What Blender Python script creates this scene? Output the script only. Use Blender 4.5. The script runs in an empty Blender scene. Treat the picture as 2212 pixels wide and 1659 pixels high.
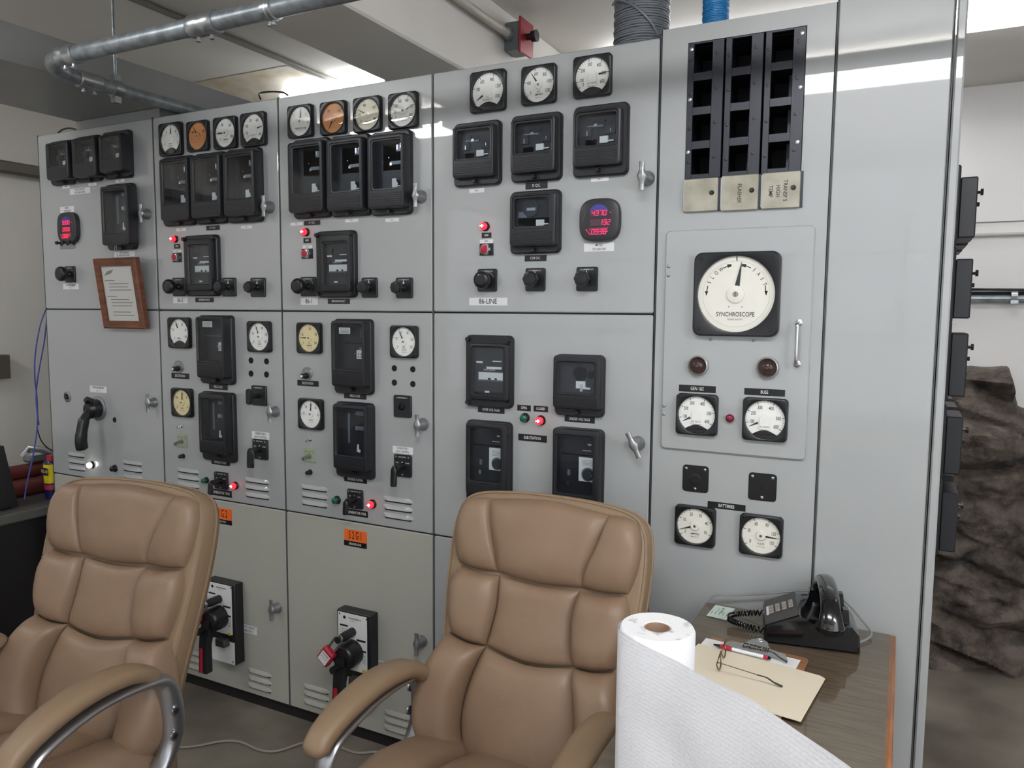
import bpy, bmesh, math, random
from math import sin, cos, pi, radians, tan, atan2, hypot
from mathutils import Vector, Matrix, noise
random.seed(7)
SC = bpy.context.scene
COL = SC.collection
# ------------------------------------------------------------ camera
F, YAW, PIT, ROL, DIST, EYE = 1660.0, radians(27.0), radians(5.35), radians(0.44), 2.114, 1.551
FW = Vector((-sin(YAW)*cos(PIT), cos(YAW)*cos(PIT), -sin(PIT)))
_r0 = Vector((cos(YAW), sin(YAW), 0)); _u0 = _r0.cross(FW)
RT = _r0*cos(ROL) + _u0*sin(ROL); UP = -_r0*sin(ROL) + _u0*cos(ROL)
CAM = Vector((0, -DIST, EYE))
cd = bpy.data.cameras.new('camera'); cam = bpy.data.objects.new('camera', cd); COL.objects.link(cam)
cd.sensor_width = 36; cd.lens = F/2212*36; cd.clip_start = 0.02
cam.matrix_world = Matrix(((RT.x, UP.x, -FW.x, CAM.x), (RT.y, UP.y, -FW.y, CAM.y), (RT.z, UP.z, -FW.z, CAM.z), (0, 0, 0, 1)))
SC.camera = cam
# ------------------------------------------------------------ world, exposure
w = bpy.data.worlds.new('world'); SC.world = w; w.use_nodes = True
w.node_tree.nodes['Background'].inputs[0].default_value = (0.75, 0.8, 0.9, 1)
w.node_tree.nodes['Background'].inputs[1].default_value = 0.15
vs = SC.view_settings
vs.view_transform = 'Standard'; vs.look = 'None'; vs.gamma = 1; vs.use_curve_mapping = False; vs.exposure = 0.36
LAMP = 24.0        # radiance of the fluorescent diffusers
REAR = 9.0
FILL = .45          # radiance of the fill pane added behind the camera

# ------------------------------------------------------------ measuring: a pixel of the photograph onto a real plane
def ray(px, py): return FW + RT*((px-1106)/F) - UP*((py-829.5)/F)
def onY(px, py, y=0.0):
    d = ray(px, py); return CAM + d*((y-CAM.y)/d.y)
def onZ(px, py, z):
    d = ray(px, py); return CAM + d*((z-CAM.z)/d.z)
def onX(px, py, x):
    d = ray(px, py); return CAM + d*((x-CAM.x)/d.x)
def rect(l, r, t, b, y=0.0):
    """centre x, centre z, width, height on the plane y for edges seen at l, r, t, b"""
    my, mx = (t+b)/2, (l+r)/2
    x0, x1 = onY(l, my, y).x, onY(r, my, y).x
    z1, z0 = onY(mx, t, y).z, onY(mx, b, y).z
    return (x0+x1)/2, (z0+z1)/2, x1-x0, z1-z0
def reach(px, py, X): return max(0.02, -onX(px, py, X).y)      # how far a thing mounted at X stands out to be seen at px

# ------------------------------------------------------------ materials
_M = {}
def lin(c):
    return tuple(((v/255)/12.92 if v/255 <= 0.04045 else ((v/255+0.055)/1.055)**2.4) for v in c) + (1,)
def mat(name, rgb, rough=0.5, metal=0.0, spec=0.5, bump=None, vary=None, emit=0.0, coat=0.0, trans=0.0):
    if name in _M: return _M[name]
    m = bpy.data.materials.new(name); m.use_nodes = True; _M[name] = m
    nt = m.node_tree; b = nt.nodes['Principled BSDF']
    b.inputs['Base Color'].default_value = lin(rgb); b.inputs['Roughness'].default_value = rough
    b.inputs['Metallic'].default_value = metal; b.inputs['Specular IOR Level'].default_value = spec
    b.inputs['Coat Weight'].default_value = coat; b.inputs['Coat Roughness'].default_value = 0.025
    if emit:
        b.inputs['Emission Color'].default_value = lin(rgb); b.inputs['Emission Strength'].default_value = emit
    tc = nt.nodes.new('ShaderNodeTexCoord')
    if vary:                                   # (scale, other colour, contrast lo, hi)
        n = nt.nodes.new('ShaderNodeTexNoise'); n.inputs['Scale'].default_value = vary[0]; n.inputs['Detail'].default_value = 6
        cr = nt.nodes.new('ShaderNodeValToRGB'); cr.color_ramp.elements[0].position = vary[2]; cr.color_ramp.elements[1].position = vary[3]
        cr.color_ramp.elements[0].color = lin(vary[1]); cr.color_ramp.elements[1].color = lin(rgb)
        nt.links.new(tc.outputs['Object'], n.inputs['Vector']); nt.links.new(n.outputs['Fac'], cr.inputs['Fac'])
        nt.links.new(cr.outputs['Color'], b.inputs['Base Color'])
    if bump:                                   # (scale, strength, distance)
        n = nt.nodes.new('ShaderNodeTexNoise'); n.inputs['Scale'].default_value = bump[0]; n.inputs['Detail'].default_value = 4
        bp = nt.nodes.new('ShaderNodeBump'); bp.inputs['Strength'].default_value = bump[1]; bp.inputs['Distance'].default_value = bump[2]
        nt.links.new(tc.outputs['Object'], n.inputs['Vector']); nt.links.new(n.outputs['Fac'], bp.inputs['Height'])
        nt.links.new(bp.outputs['Normal'], b.inputs['Normal'])
    return m
def glass_mat(name, tint=(255, 255, 255), ior=1.45, rough=0.02):
    if name in _M: return _M[name]
    m = bpy.data.materials.new(name); m.use_nodes = True; _M[name] = m
    nt = m.node_tree; nt.nodes.clear()
    out = nt.nodes.new('ShaderNodeOutputMaterial'); mx = nt.nodes.new('ShaderNodeMixShader')
    tr = nt.nodes.new('ShaderNodeBsdfTransparent'); gl = nt.nodes.new('ShaderNodeBsdfGlossy'); fr = nt.nodes.new('ShaderNodeFresnel')
    tr.inputs[0].default_value = lin(tint); gl.inputs['Roughness'].default_value = rough; fr.inputs['IOR'].default_value = ior
    ge = nt.nodes.new('ShaderNodeNewGeometry'); ma = nt.nodes.new('ShaderNodeMath'); ma.operation = 'SUBTRACT'; ma.use_clamp = True   # reflect off the outer face only
    nt.links.new(fr.outputs[0], ma.inputs[0]); nt.links.new(ge.outputs['Backfacing'], ma.inputs[1])
    nt.links.new(ma.outputs[0], mx.inputs[0]); nt.links.new(tr.outputs[0], mx.inputs[1]); nt.links.new(gl.outputs[0], mx.inputs[2])
    nt.links.new(mx.outputs[0], out.inputs[0])
    return m
def wood_mat(name, a, b, scale=(1, 12, 1), rough=0.35, coat=0.0):
    if name in _M: return _M[name]
    m = mat(name, a, rough, coat=coat); nt = m.node_tree; p = nt.nodes['Principled BSDF']
    tc = nt.nodes.new('ShaderNodeTexCoord'); mp = nt.nodes.new('ShaderNodeMapping'); mp.inputs['Scale'].default_value = scale
    n = nt.nodes.new('ShaderNodeTexNoise'); n.inputs['Scale'].default_value = 9; n.inputs['Detail'].default_value = 7; n.inputs['Distortion'].default_value = 0.6
    cr = nt.nodes.new('ShaderNodeValToRGB'); cr.color_ramp.elements[0].position = 0.35; cr.color_ramp.elements[1].position = 0.65
    cr.color_ramp.elements[0].color = lin(b); cr.color_ramp.elements[1].color = lin(a)
    nt.links.new(tc.outputs['Object'], mp.inputs[0]); nt.links.new(mp.outputs[0], n.inputs['Vector']); nt.links.new(n.outputs['Fac'], cr.inputs[0])
    nt.links.new(cr.outputs[0], p.inputs['Base Color'])
    return m

PAINT = mat('grey_enamel', (168, 171, 171), 0.35, spec=0.5, bump=(110, 0.10, 0.0007), vary=(1.3, (161, 164, 163), 0.3, 0.7), coat=0.9)
PAINT2 = mat('greenish_grey_enamel', (176, 176, 167), 0.34, bump=(300, 0.12, 0.0006), vary=(1.5, (168, 168, 158), 0.3, 0.7))
GAP = mat('dark_seam', (14, 14, 15), 0.8)
INSIDE = mat('cabinet_inside_grey', (150, 152, 152), 0.6)
BLACK = mat('black_bakelite', (23, 24, 27), 0.32, spec=0.5, bump=(400, 0.05, 0.0003))
BLACKM = mat('black_satin_case', (31, 32, 36), 0.40, bump=(300, 0.02, 0.0002))
BLACKG = mat('black_gloss', (12, 12, 14), 0.15)
CAV = mat('case_interior', (15, 17, 22), 0.6)
MECH = mat('relay_mechanism', (110, 116, 124), 0.4, metal=0.3)
MECHD = mat('relay_mechanism_dark', (40, 42, 46), 0.5)
WHITE = mat('dial_white', (232, 233, 228), 0.5)
CREAM = mat('dial_cream', (222, 208, 160), 0.5)
ORNG = mat('dial_amber', (205, 140, 84), 0.5)
SYNC = mat('dial_synchroscope', (228, 226, 214), 0.5)
INK = mat('ink_black', (16, 16, 16), 0.6)
INKG = mat('ink_grey', (120, 120, 118), 0.6)
TAGW = mat('white_tape', (222, 222, 222), 0.5)
TAGG = mat('aged_tag', (214, 214, 206), 0.5)
LETW = mat('engraved_white', (225, 225, 222), 0.5)
ORAN = mat('orange_plate', (238, 108, 38), 0.45)
CHROME = mat('chrome', (205, 205, 208), 0.2, metal=1.0)
CAST = mat('cast_grey_metal', (150, 152, 154), 0.36, metal=0.7)
ALU = mat('satin_aluminium', (172, 172, 176), 0.3, metal=0.9)
GALV = mat('galvanised_steel', (150, 157, 160), 0.38, metal=0.45, vary=(30, (116, 122, 126), 0.35, 0.65))
CONC = mat('grey_conduit_paint', (140, 138, 132), 0.5)
GLASS = glass_mat('clear_glass')
GLASSD = glass_mat('relay_glass', (244, 247, 250), 1.5)
LEATHER = mat('tan_leather', (139, 115, 94), 0.42, spec=0.4, bump=(110, 0.35, 0.0009), vary=(9, (132, 108, 87), 0.35, 0.7))
LEATHERS = mat('tan_leather_shell', (136, 114, 90), 0.45, spec=0.4, bump=(120, 0.25, 0.0008))
THREAD = mat('pale_stitching', (158, 134, 108), 0.6)
RED = mat('red_plastic', (176, 28, 52), 0.35)
REDL = mat('lit_red_lens', (255, 30, 45), 0.2, emit=2.0)
GLOW = mat('lamp_filament_glow', (255, 225, 225), 0.2, emit=9.0)
WLIT = mat('lit_white_lens', (255, 250, 235), 0.2, emit=7.0)
GREEN = mat('green_lens', (10, 96, 70), 0.12)
LED = mat('led_digits', (255, 30, 90), 0.3, emit=1.7)
LEDBG = mat('led_window', (84, 56, 72), 0.3)
TUBE = mat('fluorescent_diffuser', (250, 252, 255), 0.4, emit=LAMP)
TUBER = mat('rear_fluorescent_diffuser', (250, 252, 255), 0.4, emit=REAR)
CEIL = mat('ceiling_paint', (228, 224, 218), 0.7, bump=(12, 0.15, 0.004), vary=(0.9, (214, 209, 201), 0.3, 0.75))
CEILD = mat('beam_paint', (222, 219, 214), 0.7, bump=(14, 0.15, 0.004), vary=(1.2, (208, 204, 198), 0.3, 0.7))
WALLM = mat('white_wall_paint', (228, 227, 226), 0.6, bump=(10, 0.1, 0.004), vary=(1.0, (220, 218, 215), 0.3, 0.7))
WALLL = mat('cream_wall_paint', (210, 206, 198), 0.6, bump=(10, 0.1, 0.004))
DUCT = mat('grey_duct_paint', (150, 152, 150), 0.4, vary=(2, (132, 134, 132), 0.35, 0.65))

# ------------------------------------------------------------ mesh builder
class MB:
    def __init__(s): s.v = []; s.f = []; s.m = []
    def add(s, vs, fs, mi=0):
        k = len(s.v); s.v += [tuple(p) for p in vs]; s.f += [tuple(i+k for i in f) for f in fs]; s.m += [mi]*len(fs)
    def loft(s, rings, cap0=True, cap1=True, mi=0, closed=False):
        n = len(rings[0]); vs = [p for r in rings for p in r]; fs = []
        R = len(rings); last = R if closed else R-1
        for i in range(last):
            a, b = i*n, ((i+1) % R)*n
            for j in range(n):
                k = (j+1) % n; fs.append((a+j, a+k, b+k, b+j))
        if not closed:
            if cap0: fs.append(tuple(range(n-1, -1, -1)))
            if cap1: fs.append(tuple((R-1)*n+j for j in range(n)))
        s.add(vs, fs, mi)
    def box(s, x0, x1, y0, y1, z0, z1, mi=0, bev=0.0):
        if x0 > x1: x0, x1 = x1, x0
        if y0 > y1: y0, y1 = y1, y0
        if z0 > z1: z0, z1 = z1, z0
        if bev <= 0:
            vs = [(x, y, z) for x in (x0, x1) for y in (y0, y1) for z in (z0, z1)]
            s.add(vs, [(0, 1, 3, 2), (4, 6, 7, 5), (0, 4, 5, 1), (2, 3, 7, 6), (0, 2, 6, 4), (1, 5, 7, 3)], mi); return
        b = min(bev, (x1-x0)/2.1, (y1-y0)/2.1, (z1-z0)/2.1)
        def ring(z, d):
            return [(x0+d, y0+b, z), (x0+b, y0+d, z), (x1-b, y0+d, z), (x1-d, y0+b, z), (x1-d, y1-b, z), (x1-b, y1-d, z), (x0+b, y1-d, z), (x0+d, y1-b, z)]
        s.loft([ring(z0, b*.9), ring(z0+b, 0), ring(z1-b, 0), ring(z1, b*.9)], mi=mi)
    def tube(s, pts, r, n=10, mi=0, closed=False, cap=True, flat=None):
        P = [Vector(p) for p in pts]; R = len(P); rings = []; up = None
        for i in range(R):
            if closed: t = P[(i+1) % R]-P[i-1]
            else: t = P[min(i+1, R-1)]-P[max(i-1, 0)]
            t.normalize()
            if up is None:
                up = Vector((0, 0, 1)) if abs(t.z) < .9 else Vector((1, 0, 0))
                if flat is not None: up = Vector(flat)
            if flat is not None: up = Vector(flat)
            a = t.cross(up)
            if a.length < 1e-6: a = t.orthogonal()
            a.normalize(); b = a.cross(t).normalized(); up = b
            rr = r[i] if isinstance(r, (list, tuple)) and not isinstance(r[0], (list, tuple)) else r
            if isinstance(r, (list, tuple)) and isinstance(r[0], (list, tuple)): rx, ry = r[i]
            else: rx = ry = rr
            rings.append([tuple(P[i]+a*(cos(2*pi*j/n)*rx)+b*(sin(2*pi*j/n)*ry)) for j in range(n)])
        s.loft(rings, cap, cap, mi, closed)
    # panel frame: (x, z, o) with o = distance out of the panel, toward -y
    def ring_loft(s, rings, cap0=True, cap1=True, mi=0):
        s.loft([[(p[0], -p[2], p[1]) for p in r] for r in rings], cap0, cap1, mi)
    def lathe(s, cx, cz, prof, n=24, mi=0, cap0=True, cap1=True, ax=None, ph=0.0):
        s.ring_loft([[(cx+r*cos(2*pi*j/n+ph), cz+r*sin(2*pi*j/n+ph), o) for j in range(n)] for r, o in prof], cap0, cap1, mi)
    def rbox(s, cx, cz, w_, h_, r, st, mi=0, cap0=True, cap1=True, n=4):
        s.ring_loft([rr(cx, cz, w_-2*i, h_-2*i, max(r-i*.6, r*.25), o, n) for i, o in st], cap0, cap1, mi)
    def poly(s, pts, o, mi=0):
        s.add([(x, -o, z) for x, z in pts], [tuple(range(len(pts)))], mi)
    def xform(s, M):
        s.v = [tuple(M @ Vector(p)) for p in s.v]; return s
def rr(cx, cz, w_, h_, r, o, n=4):
    r = max(1e-4, min(r, w_/2-1e-4, h_/2-1e-4)); out = []
    for k, (sx, sz) in enumerate(((1, 1), (-1, 1), (-1, -1), (1, -1))):
        for i in range(n+1):
            a = pi/2*k + pi/2*i/n
            out.append((cx+sx*(w_/2-r)+r*cos(a), cz+sz*(h_/2-r)+r*sin(a), o))
    return out
def circ(cx, cz, r, o, n=4, sq=1.0):
    out = []
    for k in range(4):
        for i in range(n+1):
            a = pi/2*k + pi/2*(i+.5)/(n+1); out.append((cx+r*cos(a), cz+r*sin(a)*sq, o))
    return out
def obj(name, mb, mats, parent=None, loc=None, ang=35, smooth=True):
    me = bpy.data.meshes.new(name); me.from_pydata(mb.v, [], mb.f); me.validate(clean_customdata=False)
    if not isinstance(mats, (list, tuple)): mats = [mats]
    for m in mats: me.materials.append(m)
    if len(me.polygons) == len(mb.m): me.polygons.foreach_set('material_index', mb.m)
    if smooth:
        me.polygons.foreach_set('use_smooth', [True]*len(me.polygons)); me.set_sharp_from_angle(angle=radians(ang))
    bm = bmesh.new(); bm.from_mesh(me); bmesh.ops.recalc_face_normals(bm, faces=bm.faces); bm.to_mesh(me); bm.free()
    me.update(); o = bpy.data.objects.new(name, me); COL.objects.link(o)
    if parent: o.parent = parent
    if loc is not None: o.location = loc
    return o
def tag(o, label, cat, group=None, kind=None):
    o['label'] = label; o['category'] = cat
    if group: o['group'] = group
    if kind: o['kind'] = kind
    return o
def thing(name, label, cat, loc=(0, 0, 0), group=None, rotz=0.0):
    o = bpy.data.objects.new(name, None); COL.objects.link(o); o.location = loc; o.rotation_euler = (0, 0, rotz); o.empty_display_size = .05
    return tag(o, label, cat, group)
def struct(name, mb, mats, parent=None, **k):
    o = obj(name, mb, mats, parent, **k); o['kind'] = 'structure'; return o
_TC = {}
def text(mb, s, size, cx, cz, o, xs=0.75, rot=0.0, mi=0, bold=0.006, M=None):
    """lettering as flat mesh, centred on cx, cz"""
    key = (s, bold)
    if key not in _TC:
        c = bpy.data.curves.new('t', 'FONT'); c.body = s; c.align_x = 'CENTER'; c.align_y = 'CENTER'; c.resolution_u = 3; c.offset = bold; c.size = 1
        t = bpy.data.objects.new('t', c); COL.objects.link(t)
        me = bpy.data.meshes.new_from_object(t.evaluated_get(bpy.context.evaluated_depsgraph_get()))
        _TC[key] = ([(v.co.x, v.co.y) for v in me.vertices], [tuple(p.vertices) for p in me.polygons])
        bpy.data.objects.remove(t); bpy.data.curves.remove(c); bpy.data.meshes.remove(me)
    V, Fc = _TC[key]; ca, sa = cos(rot), sin(rot); vs = []
    for x, y in V:
        x *= size*xs; y *= size
        X, Z = cx+x*ca-y*sa, cz+x*sa+y*ca
        vs.append((X, -o, Z))
    mb.add(vs, Fc, mi)
def crom(pts, n, closed=False):
    P = [Vector(p) for p in pts]; out = []; N = len(P)
    segs = N if closed else N-1
    for i in range(segs):
        a, b, c, d = (P[(i-1) % N], P[i], P[(i+1) % N], P[(i+2) % N]) if closed else (P[max(i-1, 0)], P[i], P[i+1], P[min(i+2, N-1)])
        for k in range(n):
            t = k/n; out.append(tuple(.5*((2*b)+(c-a)*t+(2*a-5*b+4*c-d)*t*t+(3*b-a-3*c+d)*t**3)))
    if not closed: out.append(tuple(P[-1]))
    return out
def resample(pts, n):
    P = [Vector(p) for p in pts]; L = [0]
    for i in range(1, len(P)): L.append(L[-1]+(P[i]-P[i-1]).length)
    out = []
    for k in range(n+1):
        t = L[-1]*k/n; i = 1
        while i < len(P)-1 and L[i] < t: i += 1
        f = (t-L[i-1])/max(1e-9, L[i]-L[i-1]); out.append(P[i-1].lerp(P[i], f))
    return out

# ============================================================ THE ROOM
ZC, ZB, YW, XL, XR, YB = 2.80, 2.465, 1.95, -4.3, 2.6, -4.6
b = MB(); b.box(XL-.2, XR+.2, YB-.2, YW+.3, -.12, 0.0)
FLOOR = mat('concrete_floor', (142, 134, 122), 0.5, bump=(18, .3, .004), vary=(2.2, (96, 89, 80), 0.35, 0.65))
struct('floor', b, FLOOR)
b = MB(); b.box(XL-.2, XR+.2, YB-.2, YW+.3, ZC, ZC+.12); struct('ceiling', b, CEIL)
b = MB(); b.box(XL-.15, XL, YB, YW, 0, ZC); struct('wall_left', b, WALLL)
b = MB(); b.box(XL, XR, YW, YW+.15, 0, ZC); struct('wall_back', b, WALLM)
b = MB(); b.box(XR, XR+.15, YB, YW, 0, ZC); struct('wall_right', b, WALLL)
b = MB(); b.box(XR-.02, XR-.002, -4.3, -1.3, .9, 2.5); wn = struct('added_fill_pane_2', b, mat('added_fill_pane_bright', (240, 244, 252), .4, emit=1.8))  # unseen glowing pane, added to fill the room with light from the right
b = MB()
for k in range(6): b.box(XR-.05, XR-.001, -4.3+.6*k-.015, -4.3+.6*k+.015, .9, 2.5)
for z in (.9, 1.7, 2.5): b.box(XR-.05, XR-.001, -4.32, -1.28, z-.015, z+.015)
obj('fill_pane_frame', b, mat('white_fill_pane_frame', (215, 215, 210), .5), wn)  # sash bars that dress the added pane
b = MB(); b.box(XL, XR, YB-.15, YB, 0, ZC); struct('wall_front', b, WALLL)
b = MB(); b.box(XL+.15, XR-.15, YB+.002, YB+.02, .75, 2.68); wn = struct('added_fill_pane_1', b, mat('added_fill_pane_dim', (240, 244, 252), .4, emit=FILL))  # unseen glowing pane across the wall, added as soft frontal fill
WFR = mat('white_fill_pane_frame', (215, 215, 210), .5); b = MB()
for k in range(9): b.box(XL+.15+(XR-XL-.3)*k/8-.015, XL+.15+(XR-XL-.3)*k/8+.015, YB+.001, YB+.045, .75, 2.68)
for z in (.75, 1.39, 2.03, 2.68): b.box(XL+.13, XR-.13, YB+.001, YB+.045, z-.015, z+.015)
obj('fill_pane_frame', b, WFR, wn)  # sash bars over the added frontal pane
b = MB(); b.box(-1.897, -1.543, YB, YW, ZB, ZC, bev=.008); struct('ceiling_beam', b, CEILD)
b = MB(); b.box(.70, 1.05, YB, YW, ZB, ZC, bev=.008); struct('ceiling_beam', b, CEILD)
b = MB(); b.box(-.05, XR, .62, YW, 2.562, ZC-.002, bev=.006); struct('trim_soffit', b, CEILD)
# rock of the hillside left bare at the foot of the rear wall
ROCK = mat('bare_rock', (128, 116, 106), 0.8, bump=(22, 1.0, .02), vary=(9, (58, 50, 45), 0.36, 0.62))
ROCK.node_tree.nodes['Noise Texture'].inputs['Detail'].default_value = 12
for n_ in ROCK.node_tree.nodes:
    if n_.type == 'TEX_NOISE': n_.inputs['Detail'].default_value = 12; n_.inputs['Roughness'].default_value = .68
b = MB(); NX, NZ = 230, 150; vs = []
for j in range(NZ+1):
    for i in range(NX+1):
        x = -1.4+3.9*i/NX; z = 1.36*j/NZ
        top = 1.325 + .05*noise.noise(Vector((x*3, 0, 1)))+.02*noise.noise(Vector((x*11, 0, 4))) - (.16 if x > .42 else .0)*min(1, (x-.42)*25 if x > .42 else 0)
        zz = min(z, top)
        d = .10 + .17*abs(noise.fractal(Vector((x*1.4, zz*2.0, 3.3)), .9, 2.1, 5)) + .07*noise.noise(Vector((x*2.1, zz*5.5, 0)))
        c = noise.voronoi(Vector((x*2.3, zz*3.4+.25*sin(x*3), .5)))[0]; d += .10*min(1, (c[1]-c[0])*4)
        d += .020*noise.noise(Vector((x*14, zz*26, 7)))+.010*noise.noise(Vector((x*40, zz*60, 2)))
        d *= min(1, (top-z)*14+.25) if z < top else 0.0
        d += .22*max(0, .28-zz)
        vs.append((x, YW-max(-.004, d), zz))
fs = [(j*(NX+1)+i, j*(NX+1)+i+1, (j+1)*(NX+1)+i+1, (j+1)*(NX+1)+i) for j in range(NZ) for i in range(NX)]
b.add(vs, fs); struct('wall_back_rock', b, ROCK, ang=60)

# ============================================================ FLUORESCENT FIXTURES
def fixture(x0, x1, y0, y1, z0, z1, m, label, group=None):
    cx, cy = (x0+x1)/2, (y0+y1)/2
    t = thing('fluorescent_fixture', label, 'ceiling light', (cx, cy, z1), group)
    hx, hy = (x1-x0)/2, (y1-y0)/2
    b = MB(); b.box(-hx, hx, -hy*.55, hy*.55, -.045, 0, bev=.004); obj('housing', b, mat('white_fixture_enamel', (225, 225, 222), .4), t)
    b = MB(); d = z1-z0; prof = [(-hy, -.045), (-hy*.98, -d*.8), (-hy*.8, -d), (hy*.8, -d), (hy*.98, -d*.8), (hy, -.045)]
    b.loft([[(x, y, z) for y, z in prof] for x in (-hx, hx)]); obj('diffuser', b, m, t, smooth=False)
    for s_ in (-1, 1):
        b = MB(); b.box(s_*hx, s_*(hx+.012), -hy-.004, hy+.004, -d-.004, 0, bev=.003); obj('end_cap', b, mat('white_fixture_enamel', (225, 225, 222), .4), t)
for x0 in (-3.78, -.72, 1.3):
    fixture(x0, x0+1.22, -2.20, -1.95, 2.67, 2.80, TUBE, 'white ceiling fluorescent fixture over the aisle before the switchgear', 'fluorescent fixtures over the aisle')
fixture(-1.35, -.13, 1.50, 1.72, 2.71, 2.80, TUBER, 'added fluorescent fixture brightening the rear ceiling, hidden by the cabinets')  # out of sight, added to brighten the ceiling above the right cabinets
fixture(-.03, 1.19, .79, .965, 2.49, 2.562, TUBER, 'bright wraparound fluorescent fixture at top right behind the switchgear')
fixture(-3.30, -2.45, 1.22, 1.42, 2.73, 2.80, TUBER, 'bright fluorescent fixture above the cabinets behind torn sagging ceiling paint')

# ============================================================ SWITCHGEAR CABINETS
XS = [-3.407, -2.670, -2.017, -1.367, -0.627, -0.186, 0.070]
ZMID, ZLOW, ZK, ZT, ZT5 = 1.548, 0.809, 0.05, 2.30, 2.316
DEEP = 0.75
def door(parent, ox, x0, x1, z0, z1, m, handle=None, louvers=(), holes=(), bev=.004):
    """x in world, parent at ox; the front of the door lies at y = 0"""
    g = .0025; b = MB()
    cx, cz = (x0+x1)/2-ox, (z0+z1)/2
    b.rbox(cx, cz, x1-x0-2*g, z1-z0-2*g, .006, [(0, -.018), (0, -.003), (.003, 0)])
    d = obj('door', b, m, parent, ang=30)
    return d
def louver(parent, ox, x0, x1, zs, m, h=.014, out=.009):
    b = MB()
    for z in zs:
        n = 9; rings = []
        for i in range(n):
            t = i/(n-1); x = x0+(x1-x0)*t-ox; e = min(1, min(t, 1-t)*9); e = math.sqrt(max(0, 1-(1-e)**2)); e = max(e, .02)
            rings.append([(x, -(-.0005), z+h*.55), (x, -out*.55*e, z+h*.1), (x, -out*e, z-h*.42), (x, -out*.92*e, z-h*.5), (x, .0008, z-h*.42)])
        b.loft(rings, True, True, 0)
        b.add([(x0-ox+.004, -.0006, z-h*.45), (x1-ox-.004, -.0006, z-h*.45), (x1-ox-.006, -.0006, z-h*.95), (x0-ox+.006, -.0006, z-h*.95)], [(0, 1, 2, 3)], 1)  # dark slot, drawn longer below the hood to paint in its shade
    return obj('vent_louver', b, [m, mat('louver_slot_painted_shade', (60, 61, 60), .8)], parent, ang=50)
def tee(parent, ox, base, front, span, rot=0.0, m=CAST):
    """turn handle: boss on the door, a T bar standing out; base/front pixels, span = bar top and bottom"""
    p = onY(*base); o = min(.09, max(.035, reach(front[0], front[1], p.x)))
    z0, z1 = onY(front[0], span[1], -o).z, onY(front[0], span[0], -o).z; L = (z1-z0)
    cx, cz = p.x-ox, p.z
    b = MB(); b.lathe(cx, cz, [(.021, 0), (.021, .006), (.018, .010), (.016, o*.55), (.012, o*.8), (.011, o-.004)], 20)
    half = L/2; rings = []
    for k in range(13):
        t = -1+2*k/12; wz = t*half; wd = .0062+.0085*max(0, 1-abs(t)*2.3)**.8 + .0022*abs(t); th = .0045+.004*max(0, 1-abs(t)*1.8)
        bend = o-.003+.002*abs(t)
        ring = []
        for j in range(10):
            a = 2*pi*j/10; x_ = cos(a)*wd; ring.append((x_, wz, bend+sin(a)*th))
        rings.append([(cx+x*cos(rot)-z*sin(rot), cz+x*sin(rot)+z*cos(rot), oo) for x, z, oo in ring])
    b.ring_loft(rings)
    return obj('turn_handle', b, m, parent, ang=50)
def hole(parent, ox, px, py, r_px, name='access_hole', m=GAP):
    p = onY(px, py); q = onY(px, py-r_px); r = abs(q.z-p.z)
    b = MB(); b.lathe(p.x-ox, p.z, [(r*1.12, 0), (r*1.12, .0012), (r, .0018), (r, .0006), (r*.2, .0005)], 18)
    return obj(name, b, m, parent)
def louv_px(door_, ox, l, r, ys, m):
    mx = (l+r)/2; my = sum(ys)/len(ys)
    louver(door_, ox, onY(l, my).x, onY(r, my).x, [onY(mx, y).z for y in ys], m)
def carcass(name, label, x0, x1, zt, kick=True):
    ox = (x0+x1)/2; t = thing(name, label, 'switchgear cabinet', (ox, 0, 0)); hw = (x1-x0)/2
    b = MB(); b.box(-hw+.001, hw-.001, .018, DEEP, ZK, zt-.001); obj('body', b, PAINT, t, ang=30)
    b = MB(); b.box(-hw+.0022, hw-.0022, .006, .0175, ZK+.004, zt-.004); obj('seam_gasket', b, GAP, t)
    b = MB()
    b.box(-hw, -hw+.0022, 0, .02, ZK, zt); b.box(hw-.0022, hw, 0, .02, ZK, zt)
    obj('corner_edge', b, mat('dark_enamel_edge', (78, 80, 80), .5), t)
    b = MB(); b.box(-hw, hw, .02, DEEP-.02, 0, ZK); obj('base_channel', b, mat('black_base_channel', (26, 24, 24), .6), t)
    return t, ox
# cabinet 1 (far left)
c1, o1 = carcass('switchgear_cabinet', 'leftmost grey switchgear cabinet, with red digital meter and picture frame', XS[0], XS[1], ZT)
d = door(c1, o1, XS[0], XS[1], ZMID, ZT, PAINT); tee(d, o1, (320, 463), (303, 463), (443, 482))
d = door(c1, o1, XS[0], XS[1], ZLOW, ZMID, PAINT); tee(d, o1, (334, 869), (318, 870), (851, 890))
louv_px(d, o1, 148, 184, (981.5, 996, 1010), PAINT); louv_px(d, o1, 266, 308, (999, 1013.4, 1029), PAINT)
hole(d, o1, 247.7, 907, 5)
door(c1, o1, XS[0], XS[1], ZK, ZLOW, PAINT2)
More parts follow.
